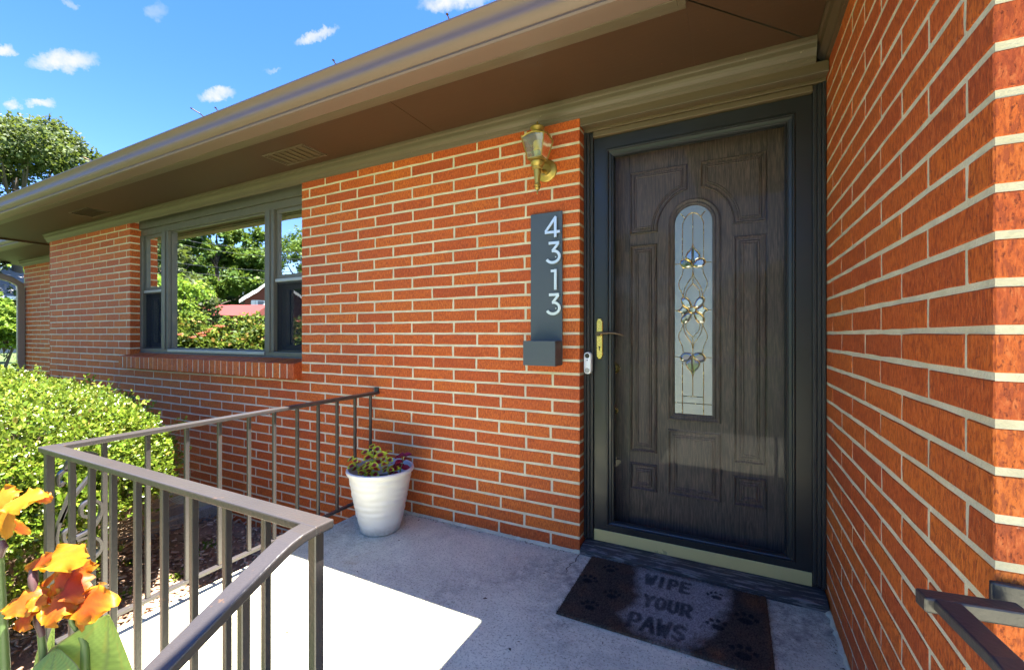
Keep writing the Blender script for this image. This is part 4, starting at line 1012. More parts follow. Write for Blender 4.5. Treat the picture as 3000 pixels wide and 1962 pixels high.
# ------------------------------------------------------------------ doormat
STROKES = {'W': [[(0, 1), (.25, 0), (.5, .7), (.75, 0), (1, 1)]], 'I': [[(.5, 0), (.5, 1)]], 'P': [[(.1, 0), (.1, 1), (.7, 1), (.9, .8), (.9, .65), (.7, .45), (.1, .45)]],
           'E': [[(.9, 0), (.1, 0), (.1, 1), (.9, 1)], [(.1, .5), (.75, .5)]], 'Y': [[(.05, 1), (.5, .5), (.95, 1)], [(.5, .5), (.5, 0)]],
           'O': [[(.5, 0), (.1, .2), (.1, .8), (.5, 1), (.9, .8), (.9, .2), (.5, 0)]], 'U': [[(.1, 1), (.1, .2), (.5, 0), (.9, .2), (.9, 1)]],
           'R': [[(.1, 0), (.1, 1), (.7, 1), (.9, .8), (.9, .65), (.7, .45), (.1, .45)], [(.45, .45), (.9, 0)]], 'A': [[(0, 0), (.5, 1), (1, 0)], [(.2, .38), (.8, .38)]],
           'S': [[(.9, .85), (.5, 1), (.12, .8), (.2, .6), (.8, .42), (.88, .2), (.5, 0), (.1, .15)]]}
segs = []
for word, x0, x1, zb_, zt_ in (('WIPE', .333, .522, -.140, -.066), ('YOUR', .352, .540, -.300, -.226), ('PAWS', .322, .532, -.452, -.368)):
    cw = (x1 - x0) / 4
    for i, ch in enumerate(word):
        for stq in STROKES[ch]:
            q = [(x0 + cw * (i + .10 + .74 * a), zb_ + (zt_ - zb_) * b) for a, b in stq]
            segs += [(q[k], q[k + 1]) for k in range(len(q) - 1)]
SEG = np.array(segs)
paws = [(.614, -.108, 20, .035), (.722, -.218, -10, .045), (.625, -.306, 15, .040), (.710, -.422, -5, .048), (.179, -.098, 10, .036), (.115, -.226, -20, .040), (.233, -.292, 5, .038), (.174, -.404, 15, .038)]
ell = []
for (x, y, r_, s) in paws:
    c_, s_ = math.cos(math.radians(r_)), math.sin(math.radians(r_))
    for (a, b, ra, rb_) in ((0, -.25, .55, .42), (-.75, .32, .20, .26), (-.27, .72, .21, .28), (.27, .72, .21, .28), (.75, .32, .20, .26)):
        ell.append((x + s * (a * c_ - b * s_), y + s * (a * s_ + b * c_), s * ra, s * rb_))
GREY = np.array([(.282, -.02), (.35, -.015), (.665, -.02), (.668, -.13), (.64, -.25), (.607, -.36), (.53, -.480), (.366, -.475), (.300, -.40), (.335, -.30), (.325, -.20), (.305, -.11)])
def smooth_noise(x, y, seed, s):
    r = np.random.RandomState(seed); out = 0
    for k in range(6):
        a = r.uniform(0, 6.28); fq = s * r.uniform(.6, 2.0); out = out + np.sin(fq * (x * np.cos(a) + y * np.sin(a)) + r.uniform(0, 6.28))
    return out / 6
def mat_tint(x, y, rng):
    n_ = len(x); d = np.full(n_, 9.)
    for (a, b) in SEG:
        ab = b - a; tt = np.clip(((x - a[0]) * ab[0] + (y - a[1]) * ab[1]) / (ab @ ab), 0, 1)
        d = np.minimum(d, np.hypot(x - a[0] - tt * ab[0], y - a[1] - tt * ab[1]))
    letter = np.clip((.0135 - d) / .008, 0, 1)
    pw = np.zeros(n_)
    for (ex, ey, ra, rb_) in ell: pw = np.maximum(pw, np.clip((1.15 - np.hypot((x - ex) / ra, (y - ey) / rb_)) / .3, 0, 1))
    xn = x + .02 * smooth_noise(x, y, 4, 60); yn = y + .02 * smooth_noise(x, y, 5, 60)
    ins = np.zeros(n_, bool); j = len(GREY) - 1; dist = np.full(n_, 9.)
    for i in range(len(GREY)):
        xi, yi = GREY[i]; xj, yj = GREY[j]
        ins ^= ((yi > yn) != (yj > yn)) & (xn < (xj - xi) * (yn - yi) / (yj - yi + 1e-12) + xi)
        a = GREY[j]; ab = GREY[i] - GREY[j]; tt = np.clip(((xn - a[0]) * ab[0] + (yn - a[1]) * ab[1]) / (ab @ ab), 0, 1)
        dist = np.minimum(dist, np.hypot(xn - a[0] - tt * ab[0], yn - a[1] - tt * ab[1])); j = i
    grey = np.clip(.5 + np.where(ins, dist, -dist) / .05, 0, 1)
    br = .5 + .5 * smooth_noise(x, y, 9, 30)
    base = np.stack([.046 + .022 * br, .036 + .012 * br, .028 + .004 * br], 1)
    rust = np.clip(1 - np.hypot((x - .755) / .07, (y + .075) / .09), 0, 1) + np.clip(1 - np.hypot((x - .63) / .04, (y + .465) / .04), 0, 1) + np.clip((x - .775) / .03, 0, 1) * .5 + np.clip(.35 * smooth_noise(x, y, 14, 26), 0, 1)
    base = base + np.clip(rust, 0, 1)[:, None] * np.array((.085, .024, .0))
    base = base + grey[:, None] * (np.array((.265, .245, .215)) - base) * .95
    dark = np.clip(letter * (.74 + .2 * smooth_noise(x, y, 21, 40)) + pw * .85, 0, .95)
    base = base * (1 - dark[:, None]) + np.array((.012, .012, .014)) * dark[:, None]
    return base * rng.uniform(.45, 1.65, (n_, 1))
rg = np.random.RandomState(2)
MX0, MX1, MY0, MY1 = .066, .800, -.498, -.018
t = thing('doormat', 'worn dark coir doormat reading WIPE YOUR PAWS', 'doormat', (.43, -.26, 0))
m0 = MB(); m0.box(MX0 + .003, MX1 - .003, MY0 + .003, MY1 - .003, .001, .007); m0.build('backing', 'black_plastic', t)
gx, gy = np.meshgrid(np.linspace(MX0, MX1, 220), np.linspace(MY0, MY1, 144)); Z = .0105 + .0016 * rg.randn(*gx.shape) + .004 * smooth_noise(gx, gy, 3, 9) * .5
edge = np.minimum.reduce([gx - MX0, MX1 - gx, gy - MY0, MY1 - gy]); Z = np.where(edge < .002, .002, Z)
V = np.stack([gx, gy, Z], -1).reshape(-1, 3); n1, n0 = gx.shape; i, j = np.meshgrid(np.arange(n1 - 1), np.arange(n0 - 1), indexing='ij'); a = (i * n0 + j).ravel()
F = np.stack([a, a + 1, a + n0 + 1, a + n0], 1)
put('pile', np_mesh('pile', V, F, mat_tint(V[:, 0], V[:, 1], rg)), 'coir', t)
nf = 42000; fx, fy = rg.uniform(MX0, MX1, nf), rg.uniform(MY0, MY1, nf); ang = rg.uniform(0, 6.28, nf); el_ = rg.uniform(.15, 1.3, nf); L_ = rg.uniform(.005, .012, nf)
D = np.stack([np.cos(ang) * np.cos(el_), np.sin(ang) * np.cos(el_), np.sin(el_)], 1); P0 = np.stack([fx, fy, np.full(nf, .009)], 1); S = np.stack([-np.sin(ang), np.cos(ang), np.zeros(nf)], 1)
V = np.stack([P0 - S * .0006, P0 + S * .0006, P0 + D * L_[:, None]], 1).reshape(-1, 3); F = np.arange(nf * 3).reshape(-1, 3)
o = put('fibres', np_mesh('fibres', V, F, np.repeat(mat_tint(fx, fy, rg), 3, 0)), 'coir', t); o['kind'] = 'stuff'

rr = random.Random(33)
def bead(name, pts, nrm):
    vs_, fs_ = [], []
    for p in pts:
        a_, b_ = rr.uniform(.006, .018), rr.uniform(.006, .016)
        vs_ += [(p[0], p[1], b_), (p[0] + nrm[0] * a_ * .55, p[1] + nrm[1] * a_ * .55, b_ * .65), (p[0] + nrm[0] * a_, p[1] + nrm[1] * a_, .0008)]
    for i in range(len(pts) - 1):
        for j in (0, 1): a_ = i * 3 + j; fs_.append((a_, a_ + 3, a_ + 4, a_ + 1))
    MB().add(vs_, fs_).build(name, 'mortar', house)
bead('mortar_bead', [(-1.35 + i * .0225, -.0005, 0) for i in range(61)], (0, -1)); bead('mortar_bead', [(1.0145, -.01 - i * .0225, 0) for i in range(54)], (-1, 0))
lv = []; V, F = [], []
for i in range(150):
    if i < 85: x, y = rr.uniform(-1.3, .0), -.012 - abs(rr.gauss(0, .012))
    elif i < 115: x, y = 1.0 - abs(rr.gauss(0, .012)), rr.uniform(-1.2, -.02)
    else: x, y = rr.uniform(-1.3, .95), rr.uniform(-1.4, -.03)
    if MX0 - .01 < x < MX1 + .01 and MY0 - .01 < y < MY1 + .01: continue
    a_, l_ = rr.uniform(0, 6.28), rr.uniform(.002, .007) * (1.6 if i >= 115 else 1); b = len(V); w_ = l_ * rr.uniform(.25, .6); c_, s_ = math.cos(a_), math.sin(a_)
    V += [(x + c_ * l_, y + s_ * l_, .0025), (x - s_ * w_, y + c_ * w_, .0045), (x - c_ * l_, y - s_ * l_, .0015), (x + s_ * w_, y - c_ * w_, .0035)]; F += [(b, b + 1, b + 2, b + 3)]
o = put('grit', np_mesh('grit', V, F), 'soil'); tag(o, 'scattered grit and leaf crumbs on the porch floor', 'grit', kind='stuff')

# ------------------------------------------------------------------ planting bed
rg = np.random.RandomState(8)
gx = np.linspace(-6.6, -1.358, 48); gy = np.linspace(-2.9, .02, 30); X, Y = np.meshgrid(gx, gy)
Z = -.385 + .02 * np.sin(X * 5) * np.sin(Y * 6) + .012 * rg.randn(*X.shape); V = np.stack([X, Y, Z], -1).reshape(-1, 3)
i, j = np.meshgrid(np.arange(29), np.arange(47), indexing='ij'); a = (i * 48 + j).ravel(); F = np.stack([a, a + 1, a + 49, a + 48], 1)
o = put('bed', np_mesh('bed', V, F), 'bed', smooth=True); tag(o, 'dark soil of the planting bed under the mulch', None, kind='structure')
nc = 9000; cx_, cy_ = rg.uniform(-4.6, -1.37, nc), rg.uniform(-2.4, -.01, nc)
keep = ~((cx_ < -3.06) & (cx_ > -4.0) & (cy_ > -.5)); cx_, cy_ = cx_[keep], cy_[keep]; nc = len(cx_)
L_ = rg.uniform(.012, .045, nc); W_ = L_ * rg.uniform(.25, .6, nc); H_ = rg.uniform(.002, .007, nc); a1 = rg.uniform(0, 6.28, nc)
D = np.stack([np.cos(a1), np.sin(a1), rg.uniform(-.45, .45, nc)], 1); D = unit(D); S = unit(np.cross(D, np.stack([rg.uniform(-.4, .4, nc), rg.uniform(-.4, .4, nc), np.ones(nc)], 1))); U = np.cross(S, D)
C0 = np.stack([cx_, cy_, -.372 + rg.uniform(0, .022, nc)], 1)
V = np.stack([C0 + D * (L_ / 2 * sx)[:, None] + S * (W_ / 2 * sy * (1 if sx < 0 else .7))[:, None] + U * (H_ / 2 * sz)[:, None] for sx in (-1, 1) for sy in (-1, 1) for sz in (-1, 1)], 1).reshape(-1, 3)
bf = np.array([(0, 1, 3, 2), (4, 6, 7, 5), (0, 4, 5, 1), (2, 3, 7, 6), (0, 2, 6, 4), (1, 5, 7, 3)]); F = (np.arange(nc)[:, None, None] * 8 + bf[None]).reshape(-1, 4)
o = put('mulch', np_mesh('mulch', V, F), 'chips'); tag(o, 'brown bark mulch chips covering the planting bed', 'mulch', kind='stuff')
nl = 500; cc = rg.uniform(0, 1, (26, 2)) * np.array([2.3, 1.6]) + np.array([-3.8, -1.8]); ci = rg.randint(0, 26, nl); P0 = np.concatenate([cc[ci] + .03 * rg.randn(nl, 2), np.full((nl, 1), -.37)], 1)
a1 = rg.uniform(0, 6.28, nl); D = np.stack([np.cos(a1), np.sin(a1), rg.uniform(.3, 1.2, nl)], 1); V, F = leaves(P0, D, np.tile([[0, 0, 1.]], (nl, 1)) + .3 * rg.randn(nl, 3), rg.uniform(.02, .05, nl), rg.uniform(.012, .02, nl), LEAF_OVAL)
o = put('weeds', np_mesh('weeds', V, F), 'lime_leaf'); tag(o, 'small green weeds sprouting from the mulch', 'weeds', kind='stuff')
m0 = MB(); m0.box(-3.115, -3.045, -.52, -.002, -.60, -.29); m0.box(-4.02, -3.1155, -.59, -.5205, -.60, -.292)
o = m0.build('window_well_curb', 'concrete_old', bevel=.008); tag(o, 'low concrete curb around the basement window well', 'curb')

# ------------------------------------------------------------------ boxwood hedge
t = thing('boxwood_hedge', 'large rounded boxwood hedge in full sun behind the railing', 'hedge', (-4.5, -1.26, -.38))
rg = np.random.RandomState(4)
HC = np.array([-4.32, -1.38, .20]); HA = np.array([2.32, .96, .62]); NE = 2.9
def hedge_surface(n_, rg):
    q = unit(rg.randn(n_, 3)); q[:, 2] = np.where(rg.rand(n_) < .6, np.abs(q[:, 2]), q[:, 2]); r = (np.abs(q) ** NE).sum(1) ** (-1 / NE)
    p = q * r[:, None]; nrm = unit(np.sign(p) * np.abs(p) ** (NE - 1) / HA)
    lump = .045 * smooth_noise(p[:, 0] * 6, p[:, 1] * 6 + p[:, 2] * 5, 31, 1.6) + .03 * smooth_noise(p[:, 0] * 16, p[:, 1] * 9 + p[:, 2] * 7, 32, 2.2)
    return HC + p * HA, nrm, lump
ns = 15500; P, Nn, lump = hedge_surface(ns, rg)
depth = np.abs(rg.randn(ns)) * .055; P = P + Nn * (lump * 1.2 - depth)[:, None]
spike = rg.rand(ns) < .06; P = P + Nn * (spike * rg.uniform(.02, .11, ns))[:, None]
w_area = np.ones(ns)
keep = (P[:, 2] > np.where(P[:, 1] < -1.15, -.42, -.12) + .22 * rg.rand(ns)) & (P[:, 0] > -6.8) & ~((P[:, 0] > -2.9) & (P[:, 2] < .16) & (P[:, 1] > -1.15) & (rg.rand(ns) < .75)) & (P[:, 1] > -2.5)
# more sprigs on the end that shows
P, Nn = P[keep], Nn[keep]
P2, N2, l2 = hedge_surface(26000, rg); k2 = (P2[:, 0] > -4.9) & ((P2[:, 2] > .10 + .2 * rg.rand(26000)) | ((P2[:, 1] < -1.1) & (P2[:, 2] > -.36))); P2, N2 = P2[k2] + N2[k2] * (l2[k2] * 1.2 - np.abs(rg.randn(k2.sum())) * .05)[:, None], N2[k2]
P, Nn = np.concatenate([P, P2]), np.concatenate([Nn, N2]); ns = len(P)
ax = unit(Nn * .7 + np.array([0, 0, .55]) + .55 * rg.randn(ns, 3)); nl = 8
Ps, Ds, Ns, Ls = [], [], [], []
for k in range(nl):
    f_ = k // 2 / (nl / 2 - 1); base = P + ax * (f_ * .050 - .012)[..., None] if False else P + ax * (f_ * .050 - .012)
    ref = unit(np.cross(ax, unit(rg.randn(ns, 3)))); side = ref * (1 if k % 2 else -1)
    Ps.append(base); Ds.append(unit(side * (1.0 - .35 * f_) + ax * (.55 + .5 * f_))); Ns.append(ax + .35 * rg.randn(ns, 3)); Ls.append(np.clip(rg.lognormal(-3.83, .30, ns), .010, .042) * (1 - .2 * f_))
Ps, Ds, Ns, Ls = map(np.concatenate, (Ps, Ds, Ns, Ls))
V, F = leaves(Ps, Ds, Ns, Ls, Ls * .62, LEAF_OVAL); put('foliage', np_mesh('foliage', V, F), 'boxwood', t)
# twigs
m0 = MB(); rr = random.Random(9)
for i in range(900):
    if i < 430:
        root = Vector((rr.uniform(-3.4, -2.75), rr.uniform(-1.7, -.85), -.37)); a = rr.uniform(-.9, .9); tip = Vector((-2.36 + rr.uniform(-.35, .08), root.y + rr.uniform(-.3, .3), rr.uniform(-.22, .50)))
        if rr.random() < .35: tip = Vector((rr.uniform(-3.1, -2.45), -.52 + rr.uniform(-.08, .08), rr.uniform(-.2, .45)))
    else:
        root = Vector((rr.uniform(-6.0, -2.9), rr.uniform(-1.7, -.8), -.3)); tip = Vector((root.x + rr.uniform(-.4, .4), root.y + rr.uniform(-.6, .6), rr.uniform(.35, .74)))
    mid = root.lerp(tip, .55) + Vector((rr.uniform(-.07, .07), rr.uniform(-.07, .07), rr.uniform(.0, .10)))
    m0.tube([root, mid, tip], [.0048, .0028, .0013], 4, caps=False)
    for k in range(2):
        b = mid.lerp(tip, rr.uniform(.2, .9)); m0.tube([b, b + Vector((rr.uniform(-.05, .10), rr.uniform(-.10, .10), rr.uniform(-.02, .08)))], [.0018, .0009], 3, caps=False)
m0.build('branches', 'twig', t)

# ------------------------------------------------------------------ canna lily in the foreground
def fp_(zx, zy, depth):                                      # a spot of the flower head, given its bearing and distance from the porch corner
    d = view_dir(zx * .361, 1400 + zy * .361); return CAM + d * depth
CZ = .70
t = thing('canna_lily', 'orange and yellow canna lily flowering in front of the railing', 'flower', (-.24, -1.80, -.45))
rp = random.Random(6)
YEL, ORG, RED = np.array((.37, .165, .002)), np.array((.34, .044, .002)), np.array((.28, .014, .003))
FWD = Vector((-math.sin(YAW), math.cos(YAW), 0))
def petal(b, tip, w_, cup, mix_, dep=(0, 0), ruffle=.10, face=(0, 0, 0), spots=True):
    k = CZ * .361 / 1280
    p0, p1 = fp_(*b, CZ + dep[0]), fp_(*tip, CZ + dep[1]); d = (p1 - p0); L_ = d.length; d.normalize()
    nrm = (-FWD * .8 + Vector((0, 0, .55)) + Vector(face)).normalized(); s = d.cross(nrm).normalized(); u = s.cross(d).normalized()
    n1, n2 = 16, 13; Wm = w_ * k * 1.3; V_, C_, F_ = [], [], []; ph = rp.uniform(0, 6.28)
    for i in range(n1 + 1):
        tt = i / n1; wd = Wm * (.22 + .78 * math.sin(math.pi * (.10 + .80 * tt ** .8)) ** .9) * (1 + .07 * math.sin(21 * tt + ph)) * (1 if tt < .86 else max(.30, 1 - ((tt - .86) / .14) ** 2 * .7))
        for j in range(n2):
            q = (j / (n2 - 1)) * 2 - 1; rf = ruffle * 1.7 * Wm * abs(q) ** 2.4 * math.sin(8 * tt + ph + q * 2) + ruffle * .9 * Wm * abs(q) ** 4 * math.sin(24 * tt + ph * 2 + q)
            V_.append(tuple(p0 + d * (L_ * tt * (1 + .03 * math.sin(5 * q + ph))) + s * (q * wd * .5) + u * (cup * .6 * Wm * (math.sin(math.pi * tt) * .5 - q * q * .35 - .5 * tt ** 3) + rf)))
            m = max(abs(q) ** 2.2, tt ** 4 * .9) + .25 * math.sin(17 * tt + 7 * q + ph) * (.5 - abs(abs(q) - .5)) + .12 * math.sin(31 * tt * q + ph)
            m = min(max(m * 1.25 - .22, 0), 1); c = ORG * (1 - m) + YEL * m
            c = c * (1 - mix_) + (YEL if mix_ > 0 else c) * mix_ if mix_ >= 0 else c * (1 + mix_) + RED * (-mix_)
            vein = 1 - .10 * (math.sin(q * 40 + ph) > .75); C_.append(tuple(np.clip(c * vein, 0, .9)))
    for i in range(n1):
        for j in range(n2 - 1): a = i * n2 + j; F_.append((a, a + 1, a + n2 + 1, a + n2))
    o_ = put('petal', np_mesh('petal', V_, F_, np.array(C_)), 'petal', t, smooth=True); return o_
petal((55, 250), (20, 70), 150, .2, .55, (0, .02)); petal((40, 215), (350, 150), 150, .25, .75, (-.01, -.01), face=(0, 0, .6)); petal((310, 135), (418, 190), 70, .1, .1, (.0, .01)); petal((60, 235), (35, 500), 110, .3, .80, (0, -.01), .04); petal((85, 345), (235, 460), 60, .2, .15, (.01, .02), .03); petal((60, 300), (110, 420), 50, .2, -.25, (.01, .02), .03)
petal((395, 650), (695, 630), 185, .25, .70, (.01, -.02), face=(0, 0, .5)); petal((420, 630), (200, 745), 85, .2, .05, (.0, .01)); petal((500, 800), (765, 690), 110, .3, -.15, (.02, .02)); petal((570, 750), (410, 980), 140, .4, -.10, (.01, -.005)); petal((545, 790), (660, 960), 175, .35, -.55, (.01, -.015)); petal((600, 930), (335, 1190), 200, .3, .10, (.0, -.03)); petal((640, 980), (875, 1050), 215, .3, .0, (.005, -.03)); petal((560, 740), (520, 620), 90, .3, .3, (.01, 0)); petal((640, 1070), (705, 1310), 70, .2, -.05, (.01, .01), .04); petal((640, 1090), (780, 1200), 60, .2, -.2, (.02, .03), .04); petal((650, 1060), (655, 1250), 60, .2, .4, (.0, .0), .04)
petal((390, 940), (0, 1090), 150, .35, .15, (.0, -.02)); petal((270, 1000), (160, 1245), 130, .3, -.25, (.0, -.02)); petal((300, 930), (465, 760), 55, .2, .05, (.01, .01), .04); petal((380, 990), (200, 1040), 95, .3, .45, (-.01, -.02)); petal((400, 960), (330, 1050), 90, .3, -.4, (.01, 0))
MAT['canna_stem'] = simple('canna_stem', (.085, .135, .035), .5, 0, .15, 30); MAT['canna_bud'] = simple('canna_bud', (.085, .040, .042), .5, 0, .25, 30)
m0 = MB(); m0.tube([fp_(570, 1060, CZ), fp_(580, 1165, CZ + .005), fp_(650, 1260, CZ + .01), fp_(690, 1340, CZ + .01), fp_(690, 1600, CZ + .01), (-.235, -1.775, -.42)], [.003, .0036, .0042, .0055, .007, .013], 10); m0.tube([fp_(260, 760, CZ + .01), fp_(290, 960, CZ + .01), fp_(320, 1180, CZ + .01), fp_(360, 1480, CZ + .01), (-.26, -1.80, -.42)], [.002, .0036, .004, .006, .012], 10); m0.tube([fp_(20, 480, CZ), fp_(0, 620, CZ + .01), (-.345, -1.83, .55), (-.33, -1.83, -.42)], [.003, .0045, .006, .012], 10); m0.build('stem', 'canna_stem', t, smooth=True)
MB().tube([fp_(248, 745, CZ), fp_(262, 800, CZ), fp_(270, 860, CZ), fp_(282, 930, CZ)], [.002, .0055, .006, .003], 10).build('bud', 'canna_bud', t, smooth=True); MB().tube([fp_(288, 740, CZ + .01), fp_(280, 830, CZ + .01), fp_(285, 900, CZ + .01)], [.003, .005, .002], 10).build('bud', 'canna_bud', t, smooth=True); MB().tube([fp_(285, 1060, CZ), fp_(310, 1160, CZ), fp_(345, 1280, CZ)], [.003, .006, .004], 10).build('bud', 'canna_bud', t, smooth=True); MB().tube([fp_(10, 500, CZ), fp_(20, 560, CZ), fp_(0, 640, CZ)], [.003, .007, .004], 10).build('bud', 'canna_bud', t, smooth=True)
def canna_leaf(b, tip, w_, dep, bow=.12, fold=.25, tone=1.0, lean=(0, 0, 0)):
    k = (CZ + dep[1]) * .361 / 1280; p0, p1 = fp_(*b, CZ + dep[0]), fp_(*tip, CZ + dep[1]); d = p1 - p0; L_ = d.length; d.normalize()
    nrm = (-FWD + Vector((0, 0, .35)) + Vector(lean)).normalized(); s = d.cross(nrm).normalized(); u = s.cross(d); n1, n2 = 72, 25; V_, C_, F_ = [], [], []; ph = rp.uniform(0, 6)
    for i in range(n1 + 1):
        tt = i / n1; wd = w_ * k * (math.sin(math.pi * min(1, .05 + .95 * tt)) ** .75) * (1 if tt < .7 else 1 - .25 * ((tt - .7) / .3))
        if i == n1: wd = .0004
        for j in range(n2):
            q = j / (n2 - 1) * 2 - 1
            V_.append(tuple(p0 + d * (L_ * tt) + s * (q * wd * .5) + u * (bow * L_ * math.sin(math.pi * tt) + fold * wd * abs(q) * .5 + .012 * wd * math.sin(9 * tt + 3 * q + ph) + .0007 * math.sin(120 * (tt - .22 * abs(q))) * (1 - abs(q) ** 4) + .10 * wd * (q * q - .5) * math.sin(3 * tt + ph))))
            g = np.array((.20, .285, .065)) * tone; st_ = .5 + .5 * math.sin(120 * (tt - .22 * abs(q)))
            c = g * (.86 + .22 * st_); 
            if math.sin(13 * q + 5 * tt + ph) > .90: c = c * .5 + np.array((.30, .28, .06)) * .5
            if abs(q) > .96: c = np.array((.16, .12, .07))
            if abs(q) < .08: c = np.array((.15, .20, .06)) * tone
            C_.append(tuple(c))
    for i in range(n1):
        for j in range(n2 - 1): a = i * n2 + j; F_.append((a, a + 1, a + n2 + 1, a + n2))
    put('leaf', np_mesh('leaf', V_, F_, np.array(C_)), 'canna_leaf', t, smooth=True)
canna_leaf((800, 2150), (880, 1105), 980, (.03, .0), .02, .08, 1.15, (0, 0, .3)); canna_leaf((420, 1950), (462, 1372), 480, (-.02, .0), .04, .15, 1.1); canna_leaf((400, 1900), (440, 1170), 105, (.05, .05), .02, .3, 1.25); canna_leaf((350, 1850), (340, 1290), 90, (.04, .03), .02, .3, .95); canna_leaf((30, 1900), (0, 1120), 130, (.03, .0), .05, .2, .95)

# ------------------------------------------------------------------ trees and shrubs
def make_tree(name, label, group, loc, H, R, seed, mat, nleaf, lsize, cb=.35, shape='round', trunk_r=.25, cat='tree'):
    rg_ = np.random.RandomState(seed); rr_ = random.Random(seed); t_ = thing(name, label, cat, loc, group); L0 = Vector(loc)
    tb = MB(); top = L0 + Vector((rr_.uniform(-.3, .3), rr_.uniform(-.3, .3), H * .72))
    tb.tube([L0 + Vector((0, 0, -.3)), L0 + Vector((0, 0, H * .18)), L0.lerp(top, .55), top], [trunk_r * 1.25, trunk_r, trunk_r * .65, trunk_r * .2], 9)
    cl = []
    nc_ = 46 if shape != 'cone' else 30
    for i in range(nc_):
        if shape == 'cone':
            h = (i + .5) / nc_; a = i * 2.4; rad = R * (1 - h) * rr_.uniform(.55, 1.0); c_ = Vector((math.cos(a) * rad * .6, math.sin(a) * rad * .6, H * (cb + (1 - cb) * h))); r_ = R * (.20 + .35 * (1 - h))
        else:
            a = rr_.uniform(0, 6.28); h = rr_.uniform(0, 1); prof = math.sin(math.pi * (.12 + .80 * h)) ** .7
            rad = R * prof * math.sqrt(rr_.uniform(.15, 1)) * .82; c_ = Vector((math.cos(a) * rad, math.sin(a) * rad, H * (cb + (1 - cb) * .92 * h))); r_ = R * rr_.uniform(.19, .34)
        cl.append((c_, r_))
        if i % 2 == 0:
            b = Vector((0, 0, max(H * .15, c_.z * .6))); tb.tube([L0 + b, L0 + b.lerp(c_, .5) + Vector((0, 0, -.04 * H * rr_.random())), L0 + c_], [trunk_r * .32, trunk_r * .2, trunk_r * .06], 6, caps=False)
    tb.build('trunk', 'bark', t_, smooth=True)
    per = nleaf // nc_; Ps_, Ds_, Ns_ = [], [], []
    for c_, r_ in cl:
        sub = unit(rg_.randn(10, 3)) * r_ * rg_.uniform(.35, .95, (10, 1)) * np.array([1, 1, .62])       # twig bunches inside a bough
        k = rg_.randint(0, 10, per); q = unit(rg_.randn(per, 3)) * (rg_.rand(per, 1) ** .5) * r_ * .42
        Ps_.append(np.array(L0 + c_) + sub[k] + q * np.array([1, 1, .7])); o_ = unit(sub[k] + q); Ds_.append(unit(o_ * .5 + .9 * rg_.randn(per, 3) + np.array([0, 0, -.25]))); Ns_.append(unit(o_ * .4 + np.array([0, 0, .8]) + .5 * rg_.randn(per, 3)))
    Ps_, Ds_, Ns_ = map(np.concatenate, (Ps_, Ds_, Ns_)); L_ = lsize * rg_.uniform(.6, 1.3, len(Ps_))
    V_, F_ = leaves(Ps_, Ds_, Ns_, L_, L_ * (.75 if shape != 'cone' else .35), LEAF_DIA); put('crown', np_mesh('crown', V_, F_), mat, t_)
    return t_
gz = lambda x, y: float(ground_z(np.array(float(x)), np.array(float(y))))
def at(px, dist, mirror=False):                        # ground spot on the bearing of px, at a distance along the view
    d = view_dir(px, 981)
    if mirror: p = Vector((CAM.x, .236 + 2.083, 0)) + Vector((d.x, -d.y, 0)) * dist
    else: p = Vector((CAM.x, CAM.y, 0)) + d * dist
    return p.x, p.y
def tree_at(px, dist, H, R, seed, mat, nleaf, lsize, name, label, mirror=False, **kw):
    x, y = at(px, dist, mirror); return make_tree(name, label, kw.pop('group', None), (x, y, gz(x, y)), H, R, seed, mat, nleaf, lsize, **kw)
# seen directly past the left end of the eave
tree_at(52, 24, 13.2, 5.6, 51, 'maple', 46000, .20, 'maple_tree', 'tall maple rising above the gutter at the far left', cb=.14, trunk_r=.3)
tree_at(-60, 42, 12, 6, 52, 'lime_leaf', 12000, .34, 'maple_tree', 'pale green tree behind the grey neighbouring roof', cb=.15, trunk_r=.3)
tree_at(12, 11.5, 2.35, .75, 53, 'lime_leaf', 5000, .10, 'garden_shrub', 'bright green leafy shrub on the lawn left of the downspout', cb=.42, trunk_r=.04, cat='shrub')
tree_at(-55, 17, 2.9, 1.1, 54, 'lime_leaf', 5000, .12, 'garden_shrub', 'taller shrub on the lawn at the left edge', cb=.30, trunk_r=.05, cat='shrub')
# reflected in the picture window and door
tree_at(636, 64, 20.0, 8.6, 61, 'oakleaf', 38000, .55, 'oak_tree', 'broad oak mirrored in the middle of the picture window', True, cb=.06, trunk_r=.4)
tree_at(500, 56, 16.5, 6.4, 62, 'oakleaf', 24000, .46, 'oak_tree', 'tall tree mirrored at the left side of the picture window', True, cb=.12, trunk_r=.4)
tree_at(880, 62, 15.0, 5.6, 63, 'oakleaf', 20000, .34, 'oak_tree', 'tree mirrored in the narrow right-hand sash', True, cb=.12, trunk_r=.4)
tree_at(575, 26, 3.9, 1.7, 64, 'maple', 6000, .17, 'willow_shrub', 'rounded willow mirrored before the red shed', True, cb=.10, trunk_r=.12)
tree_at(420, 36, 11, 5.0, 65, 'maple', 9000, .36, 'oak_tree', 'tree mirrored in the narrow left-hand sash', True, cb=.12, trunk_r=.3)
tree_at(740, 75, 13, 7, 66, 'maple', 9000, .55, 'oak_tree', 'hazy far tree mirrored behind the gabled house', True, cb=.08, trunk_r=.4)
tree_at(590, 80, 14, 8, 67, 'oakleaf', 9000, .6, 'oak_tree', 'far dark tree mirrored low behind the oak', True, cb=.05, trunk_r=.4)
